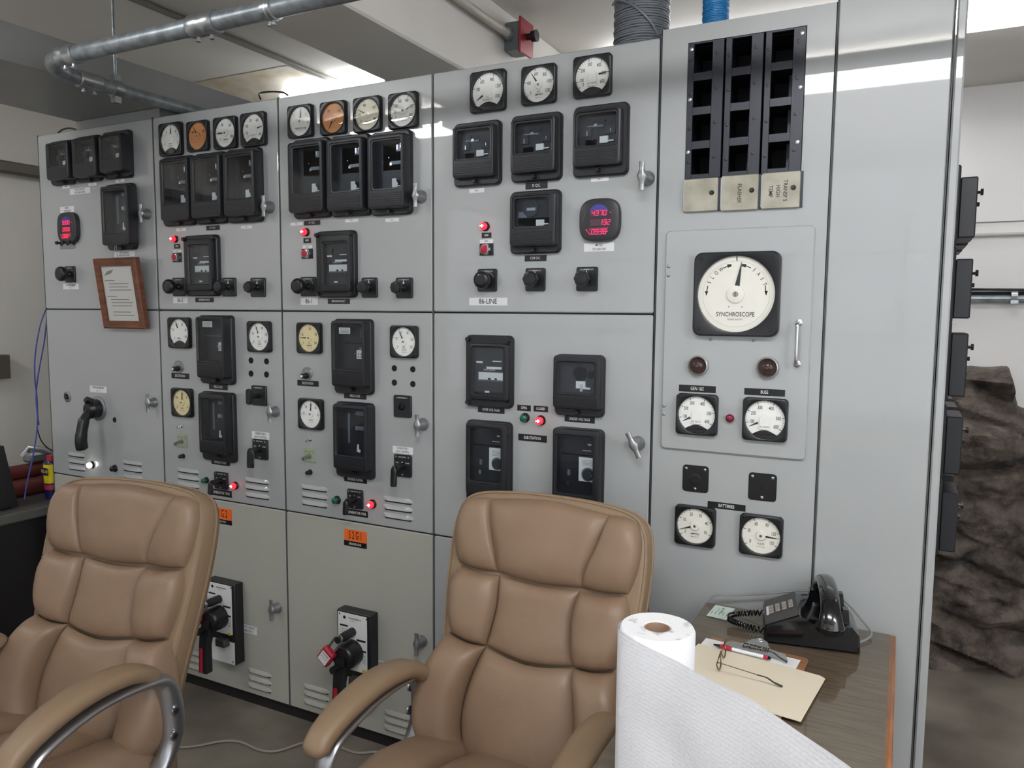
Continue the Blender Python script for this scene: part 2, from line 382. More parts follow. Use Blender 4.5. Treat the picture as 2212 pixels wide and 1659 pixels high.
# cabinet 2
c2, o2 = carcass('switchgear_cabinet', 'grey switchgear cabinet of generator two, second from the left', XS[1], XS[2], ZT)
d = door(c2, o2, XS[1], XS[2], ZMID, ZT, PAINT); tee(d, o2, (585, 448), (568, 446), (423, 468))
d = door(c2, o2, XS[1], XS[2], ZLOW, ZMID, PAINT); tee(d, o2, (596, 889), (581, 892), (870, 913))
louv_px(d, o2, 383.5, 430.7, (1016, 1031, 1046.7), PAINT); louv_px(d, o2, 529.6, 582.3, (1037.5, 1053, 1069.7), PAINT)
for px, py in ((542.4, 778.6), (576, 780.6), (542.4, 807), (576, 809)): hole(d, o2, px, py, 6)
d = door(c2, o2, XS[1], XS[2], ZK, ZLOW, PAINT2); tee(d, o2, (600, 1312), (586, 1320), (1299, 1342))
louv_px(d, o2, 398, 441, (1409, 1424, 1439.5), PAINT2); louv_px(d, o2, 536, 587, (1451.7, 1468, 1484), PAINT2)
# cabinet 3
c3, o3 = carcass('switchgear_cabinet', 'grey switchgear cabinet of generator one, between the two leather chairs', XS[2], XS[3], ZT)
d = door(c3, o3, XS[2], XS[3], ZMID, ZT, PAINT); tee(d, o3, (911, 425), (896, 424), (397, 448))
d = door(c3, o3, XS[2], XS[3], ZLOW, ZMID, PAINT); tee(d, o3, (915, 916), (900, 919), (896, 942))
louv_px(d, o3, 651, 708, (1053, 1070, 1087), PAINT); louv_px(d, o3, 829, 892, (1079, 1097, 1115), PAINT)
for px, py in ((852, 795.5), (892, 797.8), (852, 826.5), (892, 829.7)): hole(d, o3, px, py, 6)
d = door(c3, o3, XS[2], XS[3], ZK, ZLOW, PAINT2); tee(d, o3, (912, 1384), (899, 1396), (1372, 1420))
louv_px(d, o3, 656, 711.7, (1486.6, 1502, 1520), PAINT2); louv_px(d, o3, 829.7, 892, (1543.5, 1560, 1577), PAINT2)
# cabinet 4
c4, o4 = carcass('switchgear_cabinet', 'wide grey switchgear cabinet behind the right leather chair, marked 86-LINE', XS[3], XS[4], ZT)
d = door(c4, o4, XS[3], XS[4]-.004, ZMID, ZT, PAINT); tee(d, o4, (1399, 386), (1386, 383), (351, 414))
d = door(c4, o4, XS[3], XS[4]-.004, ZLOW, ZMID, PAINT); tee(d, o4, (1379, 957), (1368, 964), (934, 993), rot=.48)
door(c4, o4, XS[3], XS[4]-.004, ZK, ZLOW, PAINT)
# cabinet 5 with the annunciator opening
c5 = thing('switchgear_cabinet', 'narrow grey cabinet with the hinged synchroscope door and black annunciator grid', 'switchgear cabinet', ((XS[4]+XS[5])/2, 0, 0)); o5 = (XS[4]+XS[5])/2
hw = (XS[5]-XS[4])/2
AX0, AX1 = onY(1481.5, 300).x, onY(1736, 250).x; AZ0, AZ1 = onY(1600, 452).z, onY(1600, 76.5).z
b = MB(); g = .002
for (xa, xb, za, zb) in ((-hw+g, AX0-o5, ZK, ZT5), (AX1-o5, hw-g, ZK, ZT5), (AX0-o5, AX1-o5, ZK, AZ0), (AX0-o5, AX1-o5, AZ1, ZT5)):
    b.box(xa, xb, -.001, .016, za, zb)
obj('front_panel', b, PAINT, c5, smooth=False)
b = MB()
b.box(-hw+.001, -hw+.01, .016, DEEP, ZK, ZT5); b.box(hw-.01, hw-.001, .016, DEEP, ZK, ZT5); b.box(-hw, hw, DEEP-.01, DEEP, ZK, ZT5)
b.box(-hw+.001, hw-.001, .016, DEEP, ZT5-.01, ZT5); b.box(-hw+.001, hw-.001, .016, DEEP, ZK, ZK+.01); obj('body', b, PAINT, c5, smooth=False)
b = MB(); b.box(-hw, -hw+.0022, -.001, .018, ZK, ZT5); b.box(hw-.0022, hw, -.001, .018, ZK, ZT5); obj('corner_edge', b, GAP, c5)
b = MB(); b.box(-hw, hw, .02, DEEP-.02, 0, ZK); obj('base_channel', b, mat('black_base_channel', (26, 24, 24), .6), c5)
tl, tr, br_, bl = onY(1443, 501.3), onY(1762.3, 484.4), onY(1740.6, 995.4), onY(1427, 965)
dx0, dx1 = (tl.x+bl.x)/2-o5, (tr.x+br_.x)/2-o5; dz0, dz1 = (bl.z+br_.z)/2, (tl.z+tr.z)/2
b = MB(); b.rbox((dx0+dx1)/2, (dz0+dz1)/2, dx1-dx0, dz1-dz0, .012, [(0, .001), (0, .008), (.003, .011)]); sd = obj('door', b, PAINT, c5, ang=30)
sd['label'] = 'raised synchroscope door with rounded corners'
ph0, ph1 = onY(1727, 697), onY(1725, 786); b = MB(); hx = ph0.x-o5
b.tube(crom([(hx, -.010, ph1.z), (hx, -.030, ph1.z+.002), (hx, -.038, ph1.z+.014), (hx, -.038, ph0.z-.014), (hx, -.030, ph0.z-.002), (hx, -.010, ph0.z)], 5), .0045, 12)
b.lathe(hx, ph0.z, [(.009, .010), (.009, .014), (.004, .016)], 14); b.lathe(hx, ph1.z, [(.009, .010), (.009, .014), (.004, .016)], 14)
obj('pull_handle', b, CHROME, sd)
for px, py, r in ((1444.5, 576, 3.2), (1443.9, 595, 3.2), (1434, 876.6, 3.2), (1434, 894.5, 3.2), (1535, 733.5, 2.6), (1627.5, 735.7, 2.6)):
    p = onY(px, py, -.011); rz = abs(onY(px, py-r, -.011).z-p.z); b = MB(); b.lathe(p.x-o5, p.z, [(rz*1.2, .011), (rz, .0135), (rz*.5, .0145)], 14)
    obj('screw', b, CAST, sd)
# cabinet 6, blank, and the end panel with its relays
c6, o6 = carcass('switchgear_cabinet', 'blank narrow grey cabinet at the right end, behind the telephone', XS[5], XS[6], ZT5+.02)
b = MB(); b.box(XS[5]-o6+.003, XS[6]-o6-.003, 0, .017, ZK+.002, ZT5+.018, bev=.003); obj('front_panel', b, PAINT, c6, ang=30)
EP = thing('relay_end_panel', 'grey steel end panel at the right edge carrying black relay backs', 'panel', (.083, 0, 0))
b = MB(); b.box(-.0105, .0105, 0, .03, .0, 2.42, bev=.004); b.box(-.0085, .0085, .03, 1.15, .05, 2.25); obj('panel_sheet', b, PAINT, EP, ang=30)
def end_relay(y, z0, z1, d, label, group):
    t = thing('side_relay', label, 'relay', (.0935, y, z0), group); h = z1-z0; w_ = .155
    b = MB(); b.box(-.001, .012, -.008, w_+.008, -.012, h+.03, bev=.004); obj('flange', b, BLACKM, t)
    b = MB(); b.box(.012, d, 0, w_, 0, h, bev=.003); obj('cover', b, BLACKM, t)
    b = MB(); b.tube([(d, .03, h-.035), (d+.008, .03, h-.035)], .004, 8); b.tube([(d+.008, .03, h-.035), (d+.014, .03, h-.035)], .009, 6)
    b.tube([(d, .03, h-.065), (d+.007, .03, h-.065)], .006, 6); obj('thumb_nut', b, BLACK, t)
rows = [((382, 513), 2069, 2110), ((559, 688), 2058, 2098), ((720, 857), 2053, 2086), ((900, 1025), 2036, 2076), ((1064, 1192), 2026, 2063)]
words_ = ['topmost', 'second highest', 'middle', 'second lowest', 'lowest']
for i, ((yt, yb), xl_, xr_) in enumerate(rows):
    y = .13; X = onY(xr_, (yt+yb)/2, y).x; z1 = onY((xl_+xr_)/2, yt, y).z; z0 = onY((xl_+xr_)/2, yb, y).z; d = max(.05, X-.0935)
    end_relay(y, z0, z1, d, 'black relay case on the right end panel, front column, %s of five' % words_[i], 'black relays on the right end panel')
    for k, dy in ((1, .24), (2, .48)):
        if i in (0, 3, 4): end_relay(y+dy, z0, z1, d, 'black relay case behind the %s front one of the right end panel, %s' % (words_[i], ('partly hidden', 'farthest back')[k-1]), 'black relays on the right end panel')

# ============================================================ METERS
def meter(l, r, t, b_, kind, dial, nums, ptr, unit, label, group=None, cat='panel meter', name='panel_meter', deep=.016, big=False, glasson=True, y0=0.0, scale_minor=5, a0=-125, a1=125, hub=True):
    cx, cz, w_, h_ = rect(l, r, t, b_, y0-deep); S = (w_+h_)/2
    T = thing(name, label, cat, (cx, y0, cz), group)
    R = S*(.448 if not big else .452); fo = deep*.45 if not big else deep*.6
    b = MB(); rad = S*.10
    nn = 11; b.ring_loft([rr(0, 0, S, S, rad, 0, nn), rr(0, 0, S, S, rad, deep*.72, nn), rr(0, 0, S-.003, S-.003, rad, deep*.93, nn), rr(0, 0, S-.007, S-.007, rad, deep, nn), circ(0, 0, R+.002, deep, nn), circ(0, 0, R, deep-.001, nn), circ(0, 0, R-.001, fo, nn)], True, False)
    obj('bezel', b, BLACK, T, ang=28)
    b = MB(); b.lathe(0, 0, [(R, fo-.0005), (R, fo)], 40); obj('dial_face', b, dial, T)
    b = MB(); o = fo+.0004
    def tick(a, r0, r1, wd, mi=0):
        a = radians(a); s_, c_ = sin(a), cos(a)
        b.add([(s_*r0-c_*wd, -o, c_*r0+s_*wd), (s_*r0+c_*wd, -o, c_*r0-s_*wd), (s_*r1+c_*wd, -o, c_*r1-s_*wd), (s_*r1-c_*wd, -o, c_*r1+s_*wd)], [(0, 1, 2, 3)], mi)
    if nums:
        for s_, a in nums:
            tick(a, R*.84, R*.99, R*.016)
            text(b, s_, R*.27, sin(radians(a))*R*.66, cos(radians(a))*R*.66, o, xs=.62)
        as_ = sorted(a for _, a in nums)
        for p, q in zip(as_, as_[1:]):
            for k in range(1, scale_minor): tick(p+(q-p)*k/scale_minor, R*.89, R*.98, R*.006)
    if unit and kind != 'cut': text(b, unit, R*.17, 0, -R*.46, o, xs=.75)
    if nums: text(b, 'GENERAL ELECTRIC', R*.07, 0, -R*(.72 if '\n' in unit else .62) if kind != 'cut' else R*.06, o if kind != 'cut' else o+.0035, mi=1)
    if kind == 'cut':
        m = []
        for k in range(15):
            x = -R*.62+R*1.24*k/14; m.append((x, -R*.55 - R*.24*abs(x/(R*.62))**1.8))
        m += [(R*.66, -R*.76), (R*.3, -R*.955), (0, -R), (-R*.3, -R*.955), (-R*.66, -R*.76)]
        b.poly(m, o+.0006, 2)
    if big:
        tick(0, R*.87, R*.985, R*.014)
        text(b, 'SYNCHROSCOPE', R*.165, 0, -R*.53, o, xs=.78, bold=.008); text(b, 'GENERAL ELECTRIC', R*.06, 0, -R*.66, o, mi=1)
        for i, ch in enumerate('SLOW'):
            a = radians(-66+i*11.5); text(b, ch, R*.145, sin(a)*R*.76, cos(a)*R*.76, o, rot=-a, bold=.008)
        for i, ch in enumerate('FAST'):
            a = radians(36+i*11.5); text(b, ch, R*.145, sin(a)*R*.76, cos(a)*R*.76, o, rot=-a, bold=.008)
        for sg in (-1, 1):
            for (aa, ab, wa, wb) in ((28, 14, .012, .012), (18, 10, .045, .03), (73, 92, .012, .012), (84, 92, .045, .001)):
                aa_, ab_ = radians(sg*aa), radians(sg*ab); r_ = R*.77
                q = [];
                for an, wd in ((aa_, wa), (ab_, wb)):
                    for s2 in (-1, 1): q.append((sin(an)*(r_+s2*wd*R), -o, cos(an)*(r_+s2*wd*R)))
                b.add(q, [(0, 1, 3, 2)], 0)
        for x in (-.17, .17): b.lathe(x*R, -R*.33, [(R*.014, o), (R*.008, o+.0003)], 8)
        n = 48; b.add([(cos(2*pi*j/n)*r_, -o, sin(2*pi*j/n)*r_) for r_ in (R*.862, R*.858) for j in range(n)], [(j, (j+1) % n, n+(j+1) % n, n+j) for j in range(n)], 1)
    obj('dial_markings', b, [INK, INKG, BLACK], T, smooth=False)
    # pointer
    b = MB(); a = radians(ptr); s_, c_ = sin(a), cos(a); po = o+.0018
    r0, r1, w0 = (R*.22, R*.86, R*.05) if not big else (R*.22, R*.84, R*.062)
    if kind == 'cut': r0, r1 = R*.38, R*.86
    b.ring_loft([[(s_*q-c_*wd, c_*q+s_*wd, po), (s_*q+c_*wd, c_*q-s_*wd, po), (s_*q+c_*wd, c_*q-s_*wd, po+.0006), (s_*q-c_*wd, c_*q+s_*wd, po+.0006)] for q, wd in ((r0, w0), (r1, R*.006))])
    obj('pointer', b, INK, T, smooth=False)
    if kind == 'full' and hub:
        b = MB(); hr = R*(.24 if not big else .225); b.lathe(0, 0, [(hr, o), (hr, po+.0022), (hr*.93, po+.003)], 28); b.lathe(0, 0, [(R*.075, po+.003), (R*.07, po+.005), (R*.03, po+.0052)], 16, 1)
        b.box(-R*.008, R*.008, -(po+.0056), -(po+.005), -R*.06, R*.06, 2)
        obj('hub_cover', b, [dial, CAST, INK], T)
    elif kind == 'cut' and ptr is not None:
        b = MB(); pts = [(R*.26*sin(radians(q)), R*.26*cos(radians(q))+R*.02) for q in range(-95, 96, 19)]
        pts = [(-R*.26, -R*.52)]+pts+[(R*.26, -R*.52)]
        b.ring_loft([[(x, z, o+.0002) for x, z in pts], [(x, z, po+.0012) for x, z in pts], [(x*.94, z*.98, po+.0018) for x, z in pts]])
        text(b, unit if unit else '', R*.135, 0, -R*.38, po+.0021, mi=1)
        obj('movement_cover', b, [dial, INK], T)
    if glasson:
        b = MB(); b.lathe(0, 0, [(R+.0005, deep-.0016), (R*.8, deep-.0010), (R*.4, deep-.0006), (R*.02, deep-.0005)], 32, cap0=False); obj('glass', b, GLASS, T)
    b = MB()
    for sx in (-1, 1):
        for sz in (-1, 1): b.lathe(sx*S*.415, sz*S*.415, [(S*.022, deep-.0004), (S*.02, deep+.0007), (S*.012, deep+.0009)], 10)
    obj('corner_screw', b, BLACKG, T)
    return T
V6 = [('100', -102), ('200', -63), ('300', -24), ('400', 27), ('500', 82), ('600', 122)]
VL = [('0', -125), ('30', -72), ('60', -24), ('90', 26), ('120', 76), ('150', 122)]
ROW2 = 'top row of meters on the second cabinet'; ROW3 = 'top row of meters on the third cabinet'; ROW4 = 'top row of meters on the 86-LINE cabinet'
meter(339.8, 391.6, 266.6, 333.8, 'cut', WHITE, [('.5', -110), ('.7', -70), ('.8', -42), ('1', 0), ('.8', 42), ('.7', 70), ('.5', 110)], 0, 'POWER\nFACTOR', 'leftmost white dial meter of the second cabinet, pointer straight up, black scalloped bottom', ROW2)
meter(400.4, 447.8, 261.1, 325.2, 'full', ORNG, [('100', -60), ('200', 60)], -32, '', 'amber-faced round meter with large hub on the second cabinet', ROW2)
meter(457.9, 509, 252.6, 319.7, 'full', WHITE, [('0', -130), ('200', -88), ('400', -28), ('600', 42), ('800', 115)], -88, 'AMPERES', 'white ammeter right of the amber meter on the second cabinet', ROW2)
meter(516, 572.3, 243.7, 313.6, 'cut', WHITE, [('0', -128), ('100', -106), ('200', -66), ('300', -24), ('400', 30), ('600', 122)], 80, 'AC VOLTS', 'rightmost white volt meter of the second cabinet top row', ROW2)
meter(618.6, 673, 226.5, 296, 'full', WHITE, [('1', -140), ('1', -100), ('1', -52), ('8', 48), ('8', 100), ('5', 140)], 3, 'POWER FACTOR', 'white power factor meter at the left of the third cabinet top row', ROW3)
meter(689, 745.5, 218.3, 289.7, 'full', ORNG, [('100', -40), ('200', 48)], -150, '', 'brown amber-faced meter with glare on the third cabinet', ROW3)
meter(760.8, 821, 208.2, 284, 'full', mat('dial_ivory', (226, 222, 200), .5), [('0', -125), ('200', -88), ('400', -22), ('600', 52), ('800', 120)], -64, 'AMPERES', 'ivory ammeter right of the brown meter on the third cabinet', ROW3, scale_minor=8)
meter(836.5, 900, 198.7, 276.5, 'full', WHITE, [('0', -122), ('100', -92), ('200', -58), ('300', -24), ('400', 24), ('500', 72), ('600', 120)], 70, 'AC VOLTS', 'white volt meter at the right of the third cabinet top row', ROW3)
meter(1013.6, 1090, 150.9, 240.8, 'cut', WHITE, [('300', -75), ('600', -34), ('900', 22), ('1200', 70), ('1500', 118)], -122, 'A-C\nKILOWATTS', 'white kilowatt meter reading to 1500, left of three at top of the 86-LINE cabinet', ROW4)
meter(1124.5, 1199, 138.4, 224.5, 'full', WHITE, [('0', -128), ('400', -76), ('600', -16), ('800', 34), ('1000', 78), ('1200', 124)], -34, 'A-C\nAMPERES', 'round white ammeter to 1200, middle of three at top of the 86-LINE cabinet', ROW4, scale_minor=6)
meter(1236.5, 1319.4, 117, 208.5, 'cut', WHITE, [('0', -126), ('100', -104), ('200', -58), ('300', -14), ('400', 34), ('500', 82), ('600', 120)], 81, 'A-C VOLTS', 'white volt meter to 600, right of three at top of the 86-LINE cabinet', ROW4)
meter(358.6, 409.9, 688.8, 749.3, 'cut', WHITE, [('0', -128), ('20', -72), ('40', -28), ('60', 26), ('80', 72), ('100', 115)], -24, 'AMPERES', 'white meter with black scalloped bottom above the left EXCITATION knob')
meter(530.5, 583, 695.7, 759, 'full', WHITE, VL, -20, 'D-C\nVOLTS', 'round white volt meter above the four holes of the second cabinet')
meter(367.5, 412.6, 839.8, 900, 'full', CREAM, [('55', -125), ('58', -58), ('60', 0), ('62', 52), ('65', 120)], 4, 'HERTZ', 'cream frequency meter below the left EXCITATION plate')
meter(637.7, 691.7, 698, 762.6, 'full', CREAM, [('0', -125), ('50', -70), ('100', 5), ('150', 66), ('200', 122)], -88, 'D-C\nAMPERES', 'cream ammeter above the EXCITATION knob of the third cabinet', scale_minor=8)
meter(840, 899.6, 703.9, 772.8, 'full', WHITE, VL, -28, 'D-C\nVOLTS', 'round white volt meter above the four holes of the third cabinet')
meter(641.5, 694.9, 862.6, 927.4, 'full', WHITE, [('55', -90), ('58', -42), ('60', 2), ('62', 42), ('65', 92)], 3, 'HERTZ', 'white frequency meter below the EXCITATION plate of the third cabinet')
meter(1495.6, 1684.7, 544, 726, 'full', SYNC, None, 9, '', 'large round synchroscope marked SLOW and FAST in a black square bezel', cat='synchroscope', name='synchroscope', deep=.024, big=True, y0=-.011)
meter(1458, 1550, 852.6, 940, 'cut', WHITE, V6, -117, 'AC VOLTS', 'white volt meter under the GEN 1&2 plate on the synchroscope door', y0=-.011)
meter(1601.6, 1702, 861.6, 953, 'cut', WHITE, V6, -117, 'AC VOLTS', 'white volt meter under the BUSS plate on the synchroscope door', y0=-.011)
meter(1456.8, 1543.8, 1094, 1181, 'full', SYNC, [('0', -125), ('10', -65), ('20', -20), ('30', 25), ('40', 72), ('50', 118)], -108, 'AMPERES', 'battery ammeter to 50, left of the two meters under the BATTERIES plate', scale_minor=4)
meter(1595.9, 1690.6, 1114.4, 1203, 'full', SYNC, VL, 93, 'VOLTS', 'battery volt meter to 150, right of the two meters under the BATTERIES plate', scale_minor=3)

# ============================================================ DIGITAL METERS
SEG = {'0': 'abcdef', '1': 'bc', '2': 'abged', '3': 'abgcd', '4': 'fgbc', '5': 'afgcd', '6': 'afgecd', '7': 'abc', '8': 'abcdefg', '9': 'abfgcd'}
def digits(mb, s, x0, z0, dw, dh, o, mi=0):
    i = 0; th = dh*.10; sl = .14
    for ch in s:
        if ch == '.':
            mb.box(x0+(i-.14)*dw, x0+(i-.14)*dw+th, -o-.0003, -o, z0, z0+th, mi); continue
        if ch != ' ':
            w_ = dw*.66; bx = x0+i*dw
            P = {'a': (0, dh, w_, dh), 'b': (w_, dh/2, w_, dh), 'c': (w_, 0, w_, dh/2), 'd': (0, 0, w_, 0), 'e': (0, 0, 0, dh/2), 'f': (0, dh/2, 0, dh), 'g': (0, dh/2, w_, dh/2)}
            for k in SEG[ch]:
                xa, za, xb, zb = P[k]; h = th/2
                if za == zb: q = [(xa, za-h), (xb, zb-h), (xb, zb+h), (xa, za+h)]
                else: q = [(xa-h, za), (xa+h, za), (xb+h, zb), (xb-h, zb)]
                mb.add([(bx+x+z*sl, -o, z0+z) for x, z in q], [(0, 1, 2, 3)], mi)
        i += 1
def led_meter(l, r, t, b_, vals, label, winbg):
    cx, cz, w_, h_ = rect(l, r, t, b_, -.02); S = (w_+h_)/2
    T = thing('digital_power_meter', label, 'digital meter', (cx, 0, cz), 'black digital meters with red digits')
    def sq(s_, o, e=3.2, n=40):
        return [(math.copysign(abs(cos(2*pi*j/n))**(2/e), cos(2*pi*j/n))*s_/2, math.copysign(abs(sin(2*pi*j/n))**(2/e), sin(2*pi*j/n))*s_/2, o) for j in range(n)]
    b = MB(); b.ring_loft([sq(S, 0), sq(S, .012), sq(S*.97, .018), sq(S*.9, .020), sq(S*.6, .0205)]); obj('housing', b, mat('charcoal_plastic', (44, 44, 47), .4), T, ang=40)
    R = S*.255; o = .0209
    b = MB()
    for sg, mi in ((1, 0), (-1, 1)):
        pts = [(R*1.0*cos(radians(q)), sg*(R*1.0*sin(radians(q))+S*.10)) for q in range(20, 161, 10)]; b.poly(pts, o-.0003, mi)
    obj('button_arc', b, [mat('blue_key', (62, 66, 150), .4), mat('red_key', (186, 50, 56), .4)], T, smooth=False)
    wb = MB(); dg = MB(); WW = S*.41
    for k, v in enumerate(vals):
        z = S*(.155-.215*k)
        if winbg: wb.poly([(-WW/2, z-S*.075), (WW/2, z-S*.075), (WW/2, z+S*.075), (-WW/2, z+S*.075)], o)
        digits(dg, v, -WW*.42, z-S*.055, WW*.235, S*.11, o+.0004)
    if winbg: obj('display_window', wb, LEDBG, T, smooth=False)
    for x, z in ((.29, .155), (.22, -.275), (-.30, -.22), (-.275, -.25), (-.25, -.28), (-.225, -.31), (-.2, -.335)):
        dg.poly([(x*S-S*.009, z*S-S*.009), (x*S+S*.009, z*S-S*.009), (x*S+S*.009, z*S+S*.009), (x*S-S*.009, z*S+S*.009)], o)
    obj('display_digits', dg, LED, T, smooth=False)
    b = MB()
    for k in range(7): text(b, ('VOLTS L-N', 'VOLTS L-L', 'AMPS', 'WH', 'VAR', 'PF', 'Hz')[k], S*.022, S*.345, S*(.20-.045*k), o+.0002, mi=0)
    for k in range(6): text(b, ('MAX', 'MIN', 'LM1', 'LM2', '%THD', 'PRG')[k], S*.022, -S*(.30+.02*k), S*(.22-.045*k), o+.0002, mi=0)
    obj('printed_legend', b, INKG, T, smooth=False)
led_meter(120, 166, 461, 522, ('0000', '0000', '0.00'), 'black digital meter with bright red zeros on the leftmost cabinet', False)
led_meter(1248.3, 1339, 429, 520, ('4370', '  13.2', '0.938'), 'black digital meter reading 4370 over 13.2 on the 86-LINE cabinet', True)
b = MB()
p = onY(147, 528)
t = thing('test_plug_block', 'small grey block with three black plugs under the left digital meter', 'test block', (p.x, 0, p.z), None)
b.box(-.05, .05, -.004, 0, -.018, -.004); obj('block', b, CAST, t)
for k in (-1, 0, 1):
    b = MB(); b.lathe(k*.042, .006, [(.010, 0), (.010, .004), (.004, .006), (.004, .018), (.0075, .019), (.0075, .027)], 12); obj('plug', b, BLACK, t)

# ============================================================ RELAYS
def inside(mb_, kind, w_, h_, o, z0=0):
    """mechanism seen through the window: window centre 0,0 size w_,h_ ; material slots 0 mech 1 dark 2 tag 3 chrome 4 ink"""
    B = lambda x0, x1, z0_, z1_, oa, ob, mi: mb_.box(x0*w_/2, x1*w_/2, -ob, -oa, z0_*h_/2, z1_*h_/2, mi)
    if kind == 'short':
        B(-.8, -.35, -.35, .25, .002, o*.5, 1); B(.35, .85, -.3, .25, .002, o*.5, 1); B(-.6, .2, .22, .34, .002, o*.4, 0); B(-.25, -.08, .24, .42, .01, o*.45, 3)
        B(-.62, -.56, -.3, .0, o*.5, o*.55, 3); B(.60, .66, -.15, .05, o*.5, o*.55, 3); B(.08, .5, -.85, -.42, .004, o*.6, 2); B(.5, .8, -.78, -.7, .004, o*.65, 2); B(-.7, -.1, -.9, -.55, .002, o*.3, 1)
        for x in (-.7, -.3, .3): B(x, x+.06, .45, .6, .002, o*.3, 0)
    elif kind == 'tall':
        B(-.6, .9, -.2, .9, .001, .006, 1); B(.45, .88, .55, .82, .006, o*.5, 0); B(.5, .58, .62, .82, o*.5, o*.55, 3); B(.75, .82, .66, .86, o*.5, o*.55, 3); B(.05, .9, .02, .16, .004, o*.5, 0); B(.0, .15, -.02, .1, .004, o*.55, 3)
        B(-.1, -.05, .3, .34, .01, o*.5, 3)
        mb_.add([(x*w_/2, -o*.6, z*h_/2) for x, z in ((.18, -.95), (.5, -.95), (.62, -.8), (.48, -.68), (.48, -.58), (.18, -.58))], [(0, 1, 2, 3, 4, 5)], 2); B(.4, .85, -.93, -.88, .004, o*.65, 2)
    elif kind == 'field':
        B(-.85, .0, .62, .9, o*.75, o*.78, 2); B(.4, .85, -.5, -.1, .004, o*.6, 2); B(.55, .9, -.1, .02, .004, o*.5, 0); B(-.9, .9, .18, .22, .002, o*.2, 0)
        for x in (.55, .74):
            for z in (-.4, -.28): B(x-.04, x+.04, z-.025, z+.025, o*.6, o*.62, 4)
        B(.6, .85, .45, .85, .004, o*.3, 0); B(.2, .26, -.3, -.24, .01, o*.5, 3)
        for k in range(4): B(-.75, -.1, .66+.055*k, .675+.055*k, o*.78, o*.785, 4)
    elif kind == 'reverse':
        B(.1, .85, .75, .92, .004, o*.4, 0); B(.1, .9, .1, .28, .004, o*.45, 0); B(.15, .3, .12, .26, o*.45, o*.5, 3); B(-.55, -.4, -.5, .8, .002, o*.25, 0)
        mb_.add([(x*w_/2, -o*.6, z*h_/2) for x, z in ((.25, -.82), (.5, -.86), (.55, -.74), (.42, -.7), (.42, -.5), (.3, -.5))], [(0, 1, 2, 3, 4, 5)], 2)
    elif kind == 'timer':
        B(.15, .98, -.55, .28, .004, o*.6, 2); mb_.lathe(.68*w_/2, -.3*h_/2, [(w_*.15, o*.6), (w_*.13, o*.95), (w_*.05, o*.97)], 18, 1); mb_.lathe(.68*w_/2, -.3*h_/2, [(w_*.19, o*.601), (w_*.19, o*.603)], 18, 0)
        B(-.5, -.35, -.4, -.2, .004, o*.5, 0); B(-.55, -.4, -.75, -.6, .004, o*.5, 3); B(.3, .8, .5, .54, .004, o*.4, 3); B(.6, .8, .7, .76, .004, o*.4, 3); B(-.9, .9, .33, .36, .002, o*.3, 0)
        for k in range(5): B(.35, .9, .0+.045*k, .01+.045*k, o*.6, o*.61, 4)
    elif kind == 'plate':
        B(-.75, .9, -.42, -.02, o*.5, o*.55, 0); B(-.75, .9, .02, .10, o*.5, o*.56, 4); B(-.72, .88, -.36, -.05, o*.55, o*.57, 2); B(-.2, .8, .10, .20, o*.5, o*.56, 2); B(-.88, -.45, .34, .42, o*.5, o*.56, 2); B(.2, .8, .42, .46, o*.5, o*.56, 2)
        B(-.72, .88, -.395, -.38, o*.57, o*.575, 4)
        B(-.3, .0, -.92, -.84, o*.5, o*.56, 2); B(-.5, -.38, .5, .8, .004, o*.4, 0); B(.5, .8, .55, .85, .004, o*.3, 1); B(-.1, .1, -.36, -.28, o*.57, o*.6, 4); B(.35, .5, -.36, -.28, o*.57, o*.6, 4)
        text(mb_, 'GENERAL ELECTRIC', w_*.06, 0, .06*h_/2, o*.57, mi=2)
    elif kind == 'uv':
        B(-.1, .42, -.68, -.2, .004, o*.6, 2); B(.3, .7, -.72, -.6, .004, o*.65, 2); B(.15, .3, -.88, -.4, .004, o*.7, 3); B(.55, .9, .0, .5, .002, o*.3, 0); B(-.8, -.3, -.6, .3, .002, o*.2, 1)
        mb_.lathe(.1*w_/2, .3*h_/2, [(w_*.2, .002), (w_*.2, o*.3)], 20, 1)
    elif kind == 'co9':
        mb_.lathe(-.2*w_/2, .35*h_/2, [(w_*.24, .002), (w_*.23, o*.5)], 22, 1); B(-.9, .9, -.9, -.35, .002, o*.3, 0); B(.15, .6, -.92, -.5, .004, o*.6, 2); B(.5, .85, -.85, -.76, .004, o*.65, 2); B(-.4, .1, .15, .35, .01, o*.55, 3); B(-.9, -.4, -.3, .1, .002, o*.4, 0)
IN_M = None
